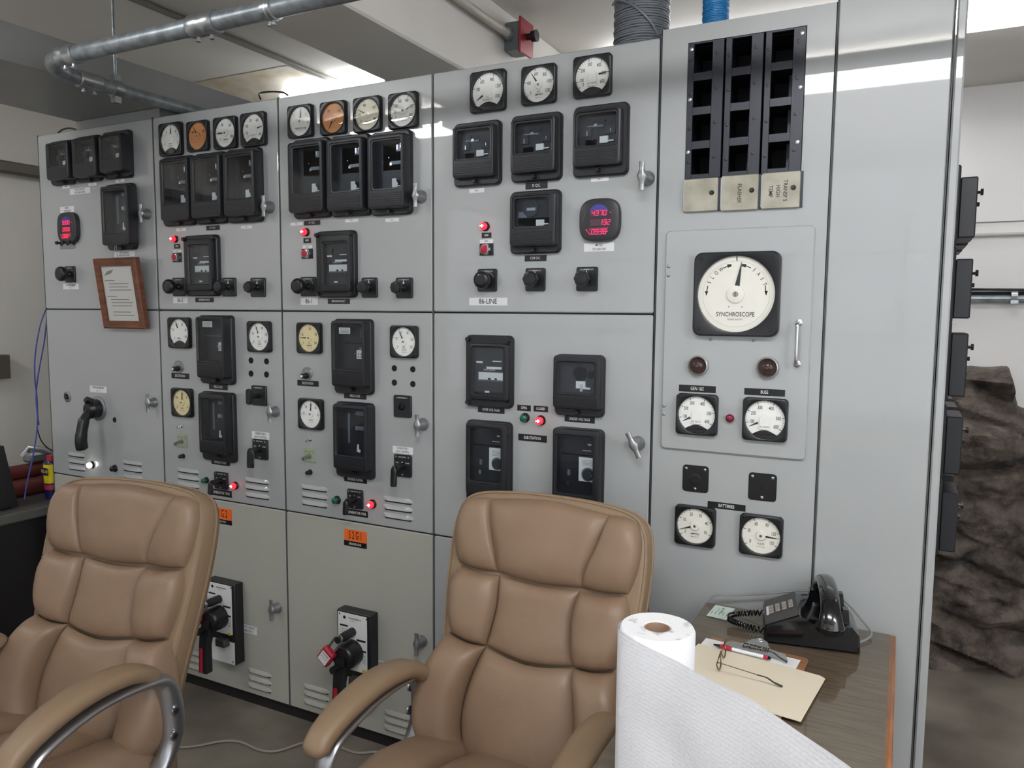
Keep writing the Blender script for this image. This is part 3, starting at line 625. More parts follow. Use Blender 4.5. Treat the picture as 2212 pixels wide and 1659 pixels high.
def relay(front, flange, win, kind, label, group=None, p=.045, inset=.006, name='protective_relay', ribs=True, top=False, glass=True, fw=None, knobs=False):
    """front: l,r,t,b pixels of the cover face; flange likewise on the panel (None = derived); win: fractions (x0,x1,z0,z1) of the cover face"""
    cx, cz, w_, h_ = rect(*front, -p)
    if flange: fx, fz, fw_, fh_ = rect(*flange, -.008)
    else: fx, fz, fw_, fh_ = cx+.002, cz-.012, w_+.014, h_+.02
    T = thing(name, label, 'relay', (cx, 0, cz), group); fx -= cx; fz -= cz
    b = MB(); b.rbox(fx, fz, fw_, fh_, .016, [(0, 0), (0, .012), (.003, .017), (.004, .018)]); obj('flange', b, BLACKM, T, ang=40)
    wx0, wx1, wz0, wz1 = [(-.5+win[0])*w_, (-.5+win[1])*w_, (-.5+win[2])*h_, (-.5+win[3])*h_]
    wx, wz, ww, wh = (wx0+wx1)/2, (wz0+wz1)/2, wx1-wx0, wz1-wz0; q = .012 if not knobs else .02
    b = MB(); cav = .012
    b.ring_loft([rr(0, 0, w_, h_, .01, .016), rr(0, 0, w_, h_, .01, p-.007), rr(0, 0, w_-.004, h_-.004, .01, p-.0015), rr(0, 0, w_-.011, h_-.011, .009, p),
                 rr(wx, wz, ww+.012, wh+.012, .010, p), rr(wx, wz, ww+.008, wh+.008, .009, p-.0035), rr(wx, wz, ww, wh, .008, p-.004), rr(wx, wz, ww, wh, .008, cav)], False, False)
    if ribs:
        n = 7; za, zb = -h_/2+.008, wz0-.012
        if zb-za > .02:
            for k in range(n):
                z = za+(zb-za)*(k+.5)/n; b.box(-w_*.42, w_*.42, -p-.0012, -p, z-.0012, z+.0012)
    obj('cover', b, BLACKM, T, ang=40)
    b = MB(); b.poly([(wx0-.002, wz0-.002), (wx1+.002, wz0-.002), (wx1+.002, wz1+.002), (wx0-.002, wz1+.002)], cav+.0005, 5)
    m2 = MB(); inside(m2, kind, ww, wh, p-cav-.008); m2.v = [(x+wx, y-cav, z+wz) for x, y, z in m2.v]; k0 = len(b.v)
    b.v += m2.v; b.f += [tuple(i+k0 for i in f) for f in m2.f]; b.m += m2.m
    obj('mechanism', b, [MECH, MECHD, TAGG, CHROME, INK, CAV], T, smooth=False)
    if glass:
        b = MB(); b.rbox(wx, wz, ww+.001, wh+.001, .008, [(0, p-.0068), (0, p-.005)]); obj('glass', b, GLASSD, T)
    b = MB()
    if knobs:
        for sx in (-1, 1):
            for sz in (-1, 1): b.lathe(fx+sx*(fw_/2-.012), fz+sz*(fh_/2-.014), [(.008, .015), (.008, p-.008), (.0065, p-.004)], 12)
        obj('corner_nut', b, BLACKM, T)
    else:
        b.lathe(fx*.3, -h_/2-.010, [(.007, .015), (.007, .030), (.005, .033)], 12); obj('cover_latch', b, BLACK, T)
    return T
G1_ = 'three small glossy relays in a row on the leftmost cabinet'
W_S = (.16, .86, .36, .9)
relay((98, 146, 306, 387), (112, 160, 304, 400), (.14, .86, .36, .90), 'short', 'leftmost of the three small glossy black relays on the leftmost cabinet', G1_, p=.06)
relay((154, 205, 296, 381), (166, 219, 294, 393), (.14, .86, .36, .90), 'short', 'middle of the three small glossy black relays on the leftmost cabinet', G1_, p=.06)
relay((212, 262, 289, 371), (226, 285, 283, 386), (.14, .86, .36, .90), 'short', 'rightmost of the three small glossy black relays on the leftmost cabinet', G1_, p=.06)
relay((217, 276, 400, 529), (233, 293, 397, 540), (.12, .88, .20, .92), 'reverse', 'tall dark relay above the hanging picture frame', p=.06)
G2_ = 'three tall relays side by side on the second cabinet'
WT = (.14, .90, .27, .92)
relay((344, 405, 340, 475.5), (354, 422, 338, 488), WT, 'tall', 'leftmost tall black relay of the second cabinet', G2_, p=.055)
relay((410, 474, 333.5, 470), (424, 491, 330, 484), WT, 'tall', 'middle tall black relay of the second cabinet, above the 51 V O.C. plate', G2_, p=.055)
relay((480.5, 548, 325, 465.4), (493, 566.6, 321, 481), WT, 'tall', 'rightmost tall black relay of the second cabinet, beside the turn handle', G2_, p=.055)
G3_ = 'three tall relays side by side on the third cabinet'
relay((620.7, 696, 304, 457.8), (635.5, 714.8, 300, 471.6), WT, 'tall', 'leftmost tall black relay of the third cabinet', G3_, p=.05)
relay((703.5, 782, 297, 454), (717, 800.7, 292, 467.8), WT, 'tall', 'middle tall black relay of the third cabinet', G3_, p=.05)
relay((792, 872, 289, 449), (803, 890, 284, 465), WT, 'tall', 'rightmost tall black relay of the third cabinet, bright mechanism behind its glass', G3_, p=.05)
G4_ = 'three square relays in a row on the 86-LINE cabinet'
WSQ = (.10, .90, .37, .92)
relay((976, 1065.8, 269, 382.7), (982.6, 1083, 263.6, 402), WSQ, 'short', 'leftmost square black relay of the row under the kilowatt meter', G4_, p=.04)
relay((1101.4, 1198.5, 252.6, 372), (1106, 1214.5, 246.5, 392), WSQ, 'short', 'middle square black relay of the 86-LINE cabinet, above the 51 O.C. plate', G4_, p=.04)
relay((1235.8, 1340.7, 233.4, 357.8), (1240, 1358.5, 226, 381), WSQ, 'short', 'rightmost square black relay of the row under the volt meter', G4_, p=.04)
relay((1099.6, 1200, 416.5, 532), (1104, 1211.6, 412, 548), (.10, .86, .37, .92), 'co9', 'square black relay above the CO9 O.C. plate', p=.04)
WK = (.14, .84, .13, .90)
relay((402, 456, 515, 628), (401, 474, 508, 640), (.12, .88, .14, .86), 'plate', 'black ground fault relay with nameplate on the second cabinet', 'ground fault relays', p=.035, knobs=True, ribs=False)
relay((690, 756, 507, 631), (686, 770, 498.5, 643), (.12, .88, .14, .86), 'plate', 'black ground fault relay with nameplate on the third cabinet', 'ground fault relays', p=.035, knobs=True, ribs=False)
relay((1012, 1098, 742, 866), (1008, 1108.7, 724, 880), (.10, .86, .10, .92), 'plate', 'black relay with nameplate and corner nuts above the OVER VOLTAGE plate', p=.032, knobs=True, ribs=False)
relay((1193.3, 1297, 769, 885), (1200, 1306, 766, 899.5), (.12, .86, .30, .86), 'uv', 'square black relay above the UNDER VOLTAGE plate', p=.04)
relay((1004.6, 1094.6, 914, 1072), (1009, 1105.6, 909, 1088), (.10, .84, .19, .92), 'timer', 'black relay with timer knob, left one behind the right chair headrest', p=.04)
relay((1191.8, 1293.7, 928, 1089), (1199, 1304, 924.5, 1104), (.10, .86, .13, .90), 'timer', 'black relay with timer knob, right one behind the right chair headrest', p=.04)
relay((422.3, 482.5, 684.4, 817.5), (434, 505.5, 681, 829.6), (.10, .90, .28, .96), 'field', 'tall black relay above the FIELD LOSS plate of the second cabinet', 'field loss relays', p=.055)
relay((714, 787, 693, 836.7), (724, 806, 689, 851.4), (.12, .90, .26, .93), 'field', 'tall black relay above the FIELD LOSS plate of the third cabinet', 'field loss relays', p=.05)
relay((428, 485, 850.7, 981.5), (439, 509, 847, 996), (.12, .90, .22, .90), 'reverse', 'tall black relay above the REVERSE POWER plate of the second cabinet', 'reverse power relays', p=.055)
relay((718, 791.6, 874.4, 1016.5), (727.8, 808, 869, 1032.5), (.12, .90, .22, .92), 'reverse', 'tall black relay above the REVERSE POWER plate of the third cabinet', 'reverse power relays', p=.05)

# ============================================================ ANNUNCIATOR
AW, AH = AX1-AX0, AZ1-AZ0; AN = thing('annunciator_grid', 'black annunciator frame of three columns of empty windows over three hinged tiles', 'annunciator', ((AX0+AX1)/2, 0, (AZ0+AZ1)/2))
STL = mat('dark_steel_frame', (46, 48, 56), .38, metal=.3, bump=(200, .05, .0004)); PX, PZ = AN.location.x, AN.location.z
zb = onY(1600, 380).z-PZ; zt = AH/2-.002
cols = [(-AW/2+.001, -AW/6-.004), (-AW/6+.001, AW/6-.004), (AW/6+.001, AW/2-.001)]
for i, (xa, xb_) in enumerate(cols):
    b = MB(); wv = xb_-xa; rl, rr2 = (.016, .030); y0, y1 = -.004, .004
    b.box(xa, xa+rl, y0, y1, zb, zt, bev=.001); b.box(xb_-rr2, xb_, y0, y1, zb, zt, bev=.001)
    hh = (zt-zb)/4
    for k in range(5):
        z = zb+hh*k; b.box(xa+rl, xb_-rr2, y0, y1, z-.010 if 0 < k < 4 else (z if k == 0 else z-.004), z+.010 if 0 < k < 4 else (z+.012 if k == 0 else z))
    cf = obj('column_frame', b, STL, AN, smooth=False)
    b = MB(); d_ = .16
    b.box(xa-.001, xa+.001, y1, d_, zb, zt); b.box(xb_-.012, xb_-.010, y1, d_, zb, zt); b.box(xa, xb_-.01, d_-.003, d_, zb, zt)
    for k in range(5): z = zb+hh*k; b.box(xa, xb_-.01, y1+.03, d_, max(zb, z-.001), min(zt, z+.001))
    obj('lamp_compartment', b, [mat('compartment_dark', (30, 31, 37), .6)], AN, smooth=False)
    b = MB(); b.box(xa+(xb_-xa)*.50, xb_-.014, .085, .095, zb+.01, zt-hh*.95); obj('inner_bracket', b, mat('compartment_grey', (92, 96, 106), .5), AN, smooth=False)
    for k in range(4):
        for xx in (xa+rl*.5, xb_-rr2*.62):
            z = zb+hh*(k+.5)+(.01 if xx > xa+.02 else 0); b = MB(); b.lathe(xx, z, [(.0042, .004), (.0040, .0066), (.0022, .0068), (.0020, .0052)], 12); obj('screw', b, BLACK, cf)
for px, py in ((1494, 107), (1490, 215.5), (1486, 329), (1733, 71), (1728.5, 188), (1722.5, 307)):
    q = onY(px, py, -.005); b = MB(); b.lathe(q.x-PX, q.z-PZ, [(.0052, .004), (.0048, .006), (.002, .0066)], 14); obj('screw', b, mat('bright_zinc', (168, 172, 174), .3, metal=.85), AN)
TILE = mat('yellowed_tile', (176, 173, 158), .4, vary=(14, (150, 146, 128), .35, .62))
for i, (l, r, t_, b_, tx) in enumerate(((1476.5, 1550, 385.5, 456.5, None), (1557.5, 1637.5, 378, 454, ['FLASHER']), (1645, 1728, 371.5, 449.5, ['TRANSF 5', 'HIGH', 'TEMP']))):
    cx, cz, w_, h_ = rect(l, r, t_, b_, -.012); b = MB(); b.rbox(cx-PX, cz-PZ, w_, h_, .003, [(0, .004), (0, .010), (.0015, .012)]); tl_ = obj('hinged_tile', b, TILE, AN, ang=30)
    b = MB(); b.lathe(cx-PX+w_*.33, cz-PZ+h_*.05, [(.0066, .012), (.006, .016), (.004, .020)], 16); obj('tile_knob', b, BLACK, tl_)
    b = MB(); b.tube([(cx-PX-w_/2, -.010, cz-PZ-h_*.45), (cx-PX-w_/2, -.010, cz-PZ+h_*.45)], .0022, 8); obj('hinge', b, CAST, tl_)
    if tx:
        b = MB()
        for k, s_ in enumerate(tx): text(b, s_, w_*.15, cx-PX+(w_*.12-(k*.19*w_)) if len(tx) > 1 else cx-PX, cz-PZ-.002, .0124, xs=.9, rot=-pi/2)
        obj('lettering', b, INK, tl_, smooth=False)
    b = MB(); b.box(cx-PX+w_/2, cx-PX+w_/2+.006, -.006, .002, cz-PZ-h_/2, cz-PZ+h_/2); obj('divider', b, STL, AN)

# ============================================================ NAMEPLATES AND TAPE LABELS
def plate(l, r, t, b_, lines, style, label, group=None, y=0.0, xs=.72, hf=None, off=.0012, ox=0, bold=0.007):
    cx, cz, w_, h_ = rect(l, r, t, b_, y); nm = 'engraved_nameplate' if style == 'black' else 'tape_label' if style == 'white' else 'orange_nameplate'
    T = thing(nm, label, 'nameplate' if style != 'white' else 'label', (cx, y, cz), group)
    b = MB(); th = .0018 if style != 'white' else .0005
    b.box(-w_/2, w_/2, -th, 0, -h_/2, h_/2, bev=.0004 if style != 'white' else 0); obj('plate', b, {'black': mat('black_engraving_stock', (20, 21, 23), .35), 'white': TAGW, 'orange': ORAN}[style], T)
    n = len(lines); hf = hf or (.62 if n == 1 else .42); L = max(len(s) for s in lines)
    b = MB()
    for i, s in enumerate(lines):
        z = (h_*.24-(h_*.48)*i/(n-1)) if n > 1 else 0
        sz = h_*hf; need = len(s)*sz*.62*xs; x_ = xs*min(1.25, w_*.86/max(need, 1e-5)) if need > w_*.86 else xs
        text(b, s, sz, 0, z, th+.0003, xs=x_, bold=bold)
    obj('lettering', b, LETW if style == 'black' else INK, T, smooth=False)
    return T
B_, W_, O_ = 'black', 'white', 'orange'
plate(135, 151.5, 400, 407, ['PHS 3'], W_, 'small white tape under the leftmost glossy relay of the left cabinet')
plate(191, 208.5, 395, 401, ['PHS 2'], W_, 'small white tape under the middle glossy relay of the left cabinet')
plate(250, 269, 387, 394, ['PHS 1'], W_, 'small white tape under the rightmost glossy relay of the left cabinet')
plate(151, 195, 406, 419, ['WILTON DAM LINE', '50/51 OVERCURRENT'], W_, 'two-line white tape above the left digital meter reading WILTON DAM LINE')
plate(130, 160, 446, 459, ['METER', '192.168.0.107'], W_, 'white METER tape on top of the left digital meter')
plate(136.7, 170, 613, 625, ['WILTON DAM LINE', 'TN  1'], W_, 'white tape under the lone rotary switch of the left cabinet')
plate(246, 291, 543, 554.5, ['WILTON DAM LINE', 'DIRECTIONAL POWER'], W_, 'white tape half covered by the picture frame')
plate(194.5, 230.5, 834, 848, ['WILTON DAM LINE', '52   1'], W_, 'white tape above the big pistol-grip switch')
plate(381, 401.7, 493, 499.4, ['PHS 3'], W_, 'white tape left of the second cabinet 51 V O.C. plate')
plate(446, 475, 487.4, 497.2, ['51 V O.C.'], B_, 'black 51 V O.C. nameplate on the second cabinet')
plate(520.7, 544.6, 487.4, 494, ['PHS 1'], W_, 'white tape right of the second cabinet 51 V O.C. plate')
plate(376.5, 389.5, 527, 537, ['ARM'], B_, 'black ARM nameplate on the second cabinet')
plate(374, 392, 540.5, 545.5, ['RESET'], W_, 'tiny white RESET tape on the second cabinet')
plate(374.3, 405, 642.4, 655, ['86-2'], W_, 'white 86-2 tape label', hf=.95, xs=.8)
plate(422.6, 462, 642.8, 652.8, ['GROUND FAULT'], B_, 'black GROUND FAULT nameplate on the second cabinet')
plate(371, 409, 806, 818, ['EXCITATION'], B_, 'black EXCITATION nameplate on the second cabinet')
plate(452.3, 492, 830, 841.6, ['FIELD LOSS'], B_, 'black FIELD LOSS nameplate on the second cabinet')
plate(457.5, 496.6, 994, 1004.5, ['REVERSE POWER'], B_, 'black REVERSE POWER nameplate on the second cabinet')
plate(544.3, 581.7, 933, 948.5, ['GENERATOR 2', 'GATE CONTROL'], W_, 'white two-line tape GENERATOR 2 GATE CONTROL above the second cabinet lever')
plate(456, 500.8, 1058, 1071.5, ['GENERATOR TWO'], B_, 'black GENERATOR TWO nameplate')
plate(455, 501, 1097, 1121, ['5 2 G 2'], O_, 'orange 52G2 plate partly hidden by the left chair', hf=.95, xs=.8)
plate(455, 501, 1121.5, 1131, ['BREAKER TWO'], B_, 'black BREAKER TWO nameplate')
plate(514, 555, 1350, 1367, ['PUSH TO CHARGE', 'GENERATOR 2'], W_, 'white PUSH TO CHARGE GENERATOR 2 tape')
plate(628, 654, 480.5, 487, ['PHS 3'], W_, 'white tape left of the third cabinet 51 V O.C. plate')
plate(657.4, 692, 476.5, 486.4, ['51 V O.C.'], B_, 'black 51 V O.C. nameplate on the third cabinet')
plate(746, 774, 472.7, 479.7, ['PHS 2'], W_, 'white tape under the middle tall relay of the third cabinet')
plate(833, 862, 471.6, 479, ['PHS 1'], W_, 'white tape under the rightmost tall relay of the third cabinet')
plate(656, 672, 514, 525, ['ARM'], B_, 'black ARM nameplate on the third cabinet')
plate(654, 674.6, 530, 537, ['RESET'], W_, 'tiny white RESET tape on the third cabinet')
plate(649.6, 686.6, 643.4, 658.5, ['86-1'], W_, 'white 86-1 tape label', hf=.95, xs=.8)
plate(708.5, 756, 645.2, 656.4, ['GROUND FAULT'], B_, 'black GROUND FAULT nameplate on the third cabinet')
plate(643, 688.5, 822, 834, ['EXCITATION'], B_, 'black EXCITATION nameplate on the third cabinet')
plate(743.7, 791.6, 849, 861.5, ['FIELD LOSS'], B_, 'black FIELD LOSS nameplate on the third cabinet')
plate(744, 792.6, 1030, 1042, ['REVERSE POWER'], B_, 'black REVERSE POWER nameplate on the third cabinet')
plate(848.5, 892, 965, 980, ['GENERATOR 1', 'GATE CONTROL'], W_, 'white two-line tape GENERATOR 1 GATE CONTROL above the third cabinet lever')
plate(748, 795, 1101.5, 1115, ['GENERATOR ONE'], B_, 'black GENERATOR ONE nameplate')
plate(744.4, 792.6, 1145.5, 1170, ['5 2 G 1'], O_, 'orange 52G1 plate in full view', hf=.95, xs=.8)
plate(743.7, 792.3, 1170.5, 1181.5, ['BREAKER ONE'], B_, 'black BREAKER ONE nameplate')
plate(808.7, 861, 1430, 1450, ['PUSH TO CHARGE', 'GENERATOR 1'], W_, 'white PUSH TO CHARGE tape cut off by the right chair armrest')
plate(1014, 1046, 407.6, 416.2, ['PHS 3'], W_, 'white tape under the leftmost square relay')
plate(1135.5, 1183, 394, 408, ['51 O.C.'], B_, 'black engraved nameplate reading 51 O.C.')
plate(1276.7, 1314.8, 383.4, 391.6, ['PHS 1'], W_, 'white tape under the rightmost square relay')
plate(1133.8, 1180.7, 551.3, 564.3, ['CO9 O.C.'], B_, 'black engraved nameplate reading CO9 O.C.')
plate(1041, 1061.6, 502.8, 514, ['ARM'], B_, 'black ARM nameplate on the 86-LINE cabinet')
plate(1036.7, 1065, 517.4, 525.4, ['RESET'], W_, 'white RESET tape on the 86-LINE cabinet')
plate(1261.8, 1326.5, 525, 543, ['METER', '192.168.0.100'], W_, 'white tape reading METER 192.168.0.100')
plate(1013.6, 1096, 643, 659.5, ['86-LINE'], W_, 'long white 86-LINE tape label', hf=.95, xs=.85)
plate(1032.8, 1090, 879, 892, ['OVER VOLTAGE'], B_, 'black OVER VOLTAGE nameplate')
plate(1117.8, 1147, 875, 887.3, ['OPEN'], B_, 'black engraved nameplate reading OPEN')
plate(1153, 1184, 877, 889.5, ['CLOSED'], B_, 'black engraved nameplate reading CLOSED')
plate(1220, 1285, 899, 912.5, ['UNDER VOLTAGE'], B_, 'black UNDER VOLTAGE nameplate')
plate(1120, 1181.4, 939, 953.5, ['SUB STATION'], B_, 'black engraved nameplate reading SUB STATION')
plate(1467, 1546.4, 832.5, 847, ['GEN 1&2'], B_, 'black GEN 1&2 nameplate', y=-.011, hf=.7)
plate(1608, 1696, 840, 854.5, ['BUSS'], B_, 'black engraved nameplate reading BUSS', y=-.011, hf=.7)
plate(1528.6, 1610.8, 1086.5, 1100.5, ['BATTERIES'], B_, 'black engraved nameplate reading BATTERIES', hf=.7)

# ============================================================ SWITCHES, LAMPS, BUTTONS
def switch_plate(T, w_, h_, th=.008, marks=True, txt=None):
    b = MB(); b.rbox(0, 0, w_, h_, .006, [(0, 0), (0, th-.002), (.0015, th)]); obj('escutcheon', b, BLACKM, T)
    if marks:
        b = MB(); b.poly([(-w_*.32, h_*.36), (w_*.32, h_*.36), (w_*.32, h_*.42), (-w_*.32, h_*.42)], th+.0003, 0); text(b, txt or 'SELECTOR', h_*.06, 0, h_*.39, th+.0006, mi=1)
        for k in range(9):
            a0, a1 = radians(20+k*15), radians(20+(k+1)*15)
            if marks == 'arc': b.add([(cos(a)*r_, -(th+.0003), sin(a)*r_) for a in (a0, a1) for r_ in (w_*.36, w_*.40)], [(0, 1, 3, 2)], 0)
        obj('engraving', b, [INKG, LETW], T, smooth=False)
def knob_switch(pl, knob, rk, label, group=None, oval=False, marks=True, pointer=True):
    cx, cz, w_, h_ = rect(*pl, -.004); T = thing('rotary_switch', label, 'switch', (cx, 0, cz), group); switch_plate(T, w_, h_, marks=marks)
    P = min(.13, max(.04, reach(knob[0], knob[1], cx))); q = onX(knob[0], knob[1], cx); dz = 0
    q2 = onX(knob[0], knob[1]-rk, cx); R = abs(q2.z-q.z)
    b = MB(); b.lathe(0, dz, [(.013, .007), (.012, .012), (.009, .016), (.009, P-.012)], 16); obj('shaft', b, BLACK, T)
    b = MB()
    n = 32; prof = [(.72, P-.016), (.95, P-.013), (1.0, P-.006), (.98, P+.004), (.86, P+.009), (.5, P+.0105), (.2, P+.0105)]
    rings = []
    for f, o in prof: rings.append([(R*f*(1+(.05*cos(8*2*pi*j/n) if not oval and f > .8 else 0))*cos(2*pi*j/n), dz+R*f*(1+(.05*cos(8*2*pi*j/n) if not oval and f > .8 else 0))*sin(2*pi*j/n), o) for j in range(n)])
    b.ring_loft(rings); obj('knob', b, BLACK, T, ang=50)
    if pointer:
        b = MB(); b.add([(-.004, -.0086, dz+.013), (.004, -.0086, dz+.013), (0, -.0086, dz+.026)], [(0, 1, 2)]); obj('index_mark', b, LETW, T, smooth=False)
    return T
knob_switch((141, 162, 575, 610), (131, 591.5), 16, 'lone rotary switch with oval knob on the leftmost cabinet', oval=True, marks='arc', pointer=False)
knob_switch((373.5, 400, 600, 639.3), (364, 619), 16, 'rotary switch above the 86-2 label', 'lockout switches', oval=True, marks='arc', pointer=False)
knob_switch((480.5, 509.3, 600, 640.5), (473, 620), 13, 'rotary switch right of the second cabinet ground fault relay')
knob_switch((542, 573, 600, 641.6), (537, 620), 12.5, 'rightmost rotary switch of the second cabinet')
knob_switch((650, 682.5, 598, 640), (643, 618), 17, 'rotary switch above the 86-1 label', 'lockout switches', oval=True, marks='arc', pointer=False)
knob_switch((782, 815, 599.5, 642.8), (784, 620), 14, 'rotary switch right of the third cabinet ground fault relay')
knob_switch((856, 891, 599.5, 644), (856, 621), 14, 'rightmost rotary switch of the third cabinet')
knob_switch((1032.4, 1073, 580.8, 629.8), (1041, 602), 19, 'rotary switch above the 86-LINE label', 'lockout switches', oval=True, marks='arc', pointer=False)
knob_switch((1135.5, 1177.8, 579, 629), (1145, 602), 17, 'middle rotary switch of the 86-LINE cabinet, under the CO9 O.C. plate')
knob_switch((1245.4, 1291, 576.5, 629), (1256, 602), 17, 'rightmost rotary switch of the 86-LINE cabinet')
def lamp(px, py, r, lens, label, group, lit=None, cat='indicator lamp', proud=.028, base=(2.5, 0)):
    cxp, cyp = px+base[0], py+base[1]
    p = onY(cxp, cyp); X = p.x; P = min(.05, max(.016, reach(px, py, X))); R = abs(onX(px, py-r, X).z-onX(px, py, X).z)
    T = thing('indicator_lamp' if cat == 'indicator lamp' else 'push_button', label, cat, (X, 0, p.z), group)
    b = MB(); b.lathe(0, 0, [(R*1.3, 0), (R*1.3, .004), (R*1.1, .007), (R*1.05, P*.45)], 20); obj('lamp_socket' if cat == 'indicator lamp' else 'collar', b, mat('dark_socket', (44, 40, 40), .4, metal=.5), T)
    b = MB(); b.lathe(0, 0, [(R*.95, P*.4), (R, P*.75), (R*.9, P*1.0), (R*.6, P*1.15), (R*.15, P*1.2)], 20); obj('lens' if cat == 'indicator lamp' else 'button', b, lens, T)
    if lit:
        b = MB(); b.add([(x*R, -(P*1.215), z*R) for x, z in ((-.6, .12), (-.1, .12), (-.1, .5), (.5, 0), (-.1, -.5), (-.1, -.12), (-.6, -.12))], [(0, 1, 2, 3, 4, 5, 6)])
        b.v = [(x, y if True else y, z) for x, y, z in b.v]; obj('glow', b, lit, T, smooth=False)
    return T
lamp(377.5, 516.6, 6, REDL, 'lit red lamp above the ARM plate of the second cabinet', 'lit red lamps', GLOW)
lamp(659.6, 501.7, 7, REDL, 'lit red lamp above the ARM plate of the third cabinet', 'lit red lamps', GLOW)
lamp(1046.5, 489.4, 8, REDL, 'lit red lamp above the ARM plate of the 86-LINE cabinet', 'lit red lamps', GLOW)
lamp(505.5, 1049.5, 6.5, REDL, 'lit red lamp right of the generator two breaker switch', 'lit red lamps', GLOW, base=(4, -1))
lamp(800.5, 1090, 7.5, REDL, 'lit red lamp right of the generator one breaker switch', 'lit red lamps', GLOW, base=(5, -1.5))
lamp(1166, 908.9, 8.5, REDL, 'lit red lamp under the CLOSED plate', 'lit red lamps', GLOW, base=(3, -1))
lamp(441.6, 1039.3, 5.5, GREEN, 'unlit green lamp left of the generator two breaker switch', 'green lamps', base=(5, -2))
lamp(723, 1081.6, 7, GREEN, 'unlit green lamp left of the generator one breaker switch', 'green lamps', base=(6, -2))
lamp(1131, 903.3, 8, GREEN, 'unlit green lamp under the OPEN plate', 'green lamps', base=(4, -1))
lamp(195.5, 1005, 6, WLIT, 'brightly lit white lamp among the louvers of the leftmost cabinet', None, base=(4, -1))
lamp(244, 1013, 6, BLACK, 'black push button right of the white lamp on the leftmost cabinet', None, cat='push button', base=(5, -1.5))
lamp(1575.5, 903, 9, mat('dull_red_lens', (120, 28, 52), .25), 'dull red push button between the two volt meters of the synchroscope door', None, cat='push button', base=(3.5, -1))
lamp(395.4, 985, 4, BLACK, 'tiny black button under the second cabinet green plate', None, cat='push button', base=(1, 0))
lamp(669.6, 1019.7, 4.5, BLACK, 'tiny black button under the third cabinet green plate', None, cat='push button', base=(1, 0))
def reset_button(pl, px, py, r, label):
    cx, cz, w_, h_ = rect(*pl, -.001); T = thing('reset_button', label, 'push button', (cx, 0, cz), 'red reset buttons')
    b = MB(); b.box(-w_/2, w_/2, -.003, 0, -h_/2, h_/2); obj('legend_plate', b, BLACK, T)
    P = min(.05, max(.02, reach(px, py, cx))); R = abs(onX(px, py-r, cx).z-onX(px, py, cx).z)
    b = MB(); b.lathe(0, 0, [(R*1.25, .003), (R*1.25, P*.35), (R*1.12, P*.5), (R*1.12, P*.82), (R*.95, P*.86)], 22); obj('collar', b, CHROME, T)
    b = MB(); b.lathe(0, 0, [(R*.95, P*.6), (R*.95, P*.95), (R*.8, P), (R*.2, P)], 22); obj('button', b, RED, T)
reset_button((373.8, 392.4, 546, 566), 380, 555.6, 7, 'red reset button on the second cabinet')
reset_button((652.7, 675.6, 537.4, 558.7), 660.5, 547.8, 8, 'red reset button on the third cabinet')
reset_button((1036.7, 1065.8, 526, 552), 1047.5, 537.4, 9.5, 'red reset button on the 86-LINE cabinet')
# clear prismatic lamps under the synchroscope
for px, py, r, s_ in ((1507.4, 789.4, 22.5, 'left'), (1657, 794, 24, 'right')):
    p = onY(px+2, py, -.011); R = abs(onY(px, py-r, -.025).z-onY(px, py, -.025).z)
    T = thing('synchronizing_lamp', 'round clear lamp in a chrome ring, %s one under the synchroscope' % s_, 'indicator lamp', (p.x, -.011, p.z), 'clear synchronizing lamps')
    b = MB(); b.lathe(0, 0, [(R, 0), (R, .008), (R*.95, .014), (R*.86, .016), (R*.80, .012), (R*.78, .006)], 30, cap1=False); obj('bezel_ring', b, mat('brushed_ring', (176, 174, 172), .3, metal=.55), T)
    b = MB(); b.lathe(0, 0, [(R*.8, .004), (R*.1, .003)], 24); obj('reflector', b, mat('dim_brown_reflector', (120, 106, 100), .3, metal=.3), T)
    b = MB(); b.tube([(-R*.2, -.010, 0), (-R*.05, -.014, -R*.1), (R*.15, -.012, R*.05), (R*.3, -.01, -R*.1)], .0022, 6); obj('filament', b, mat('filament_support', (150, 130, 118), .4), T)
    b = MB(); b.lathe(0, 0, [(R*.79, .008), (R*.72, .017), (R*.5, .024), (R*.25, .027), (R*.02, .028)], 24, cap0=False); obj('lens', b, glass_mat('smoked_glass', (190, 180, 178), 1.5), T)
# excitation rheostats
for pl, k, s_ in (((376.6, 395.5, 779, 804.7), (375.5, 797), 'second'), ((652.7, 673.5, 793.6, 820.8), (658, 812.8), 'third')):
    cx, cz, w_, h_ = rect(*pl, -.003); T = thing('rheostat_knob', 'small black knob on a rounded grey plate above the %s cabinet EXCITATION plate' % s_, 'knob', (cx, 0, cz), 'excitation knobs')
    b = MB(); b.rbox(0, 0, w_, h_, w_*.42, [(0, 0), (0, .004), (.001, .005)]); obj('scale_plate', b, CAST, T)
    b = MB(); text(b, '0 5 10', h_*.16, 0, h_*.26, .0054); obj('engraving', b, LETW, T, smooth=False)
    P = min(.06, max(.03, reach(k[0], k[1], cx))); z = -h_*.16
    b = MB(); b.lathe(0, z, [(.011, .005), (.011, P*.4), (.009, P*.42), (.009, P), (.007, P+.002)], 18); obj('knob', b, BLACK, T)
    b = MB(); b.lathe(0, z, [(.0055, P+.002), (.005, P+.003)], 14); obj('knob_cap', b, TAGG, T)
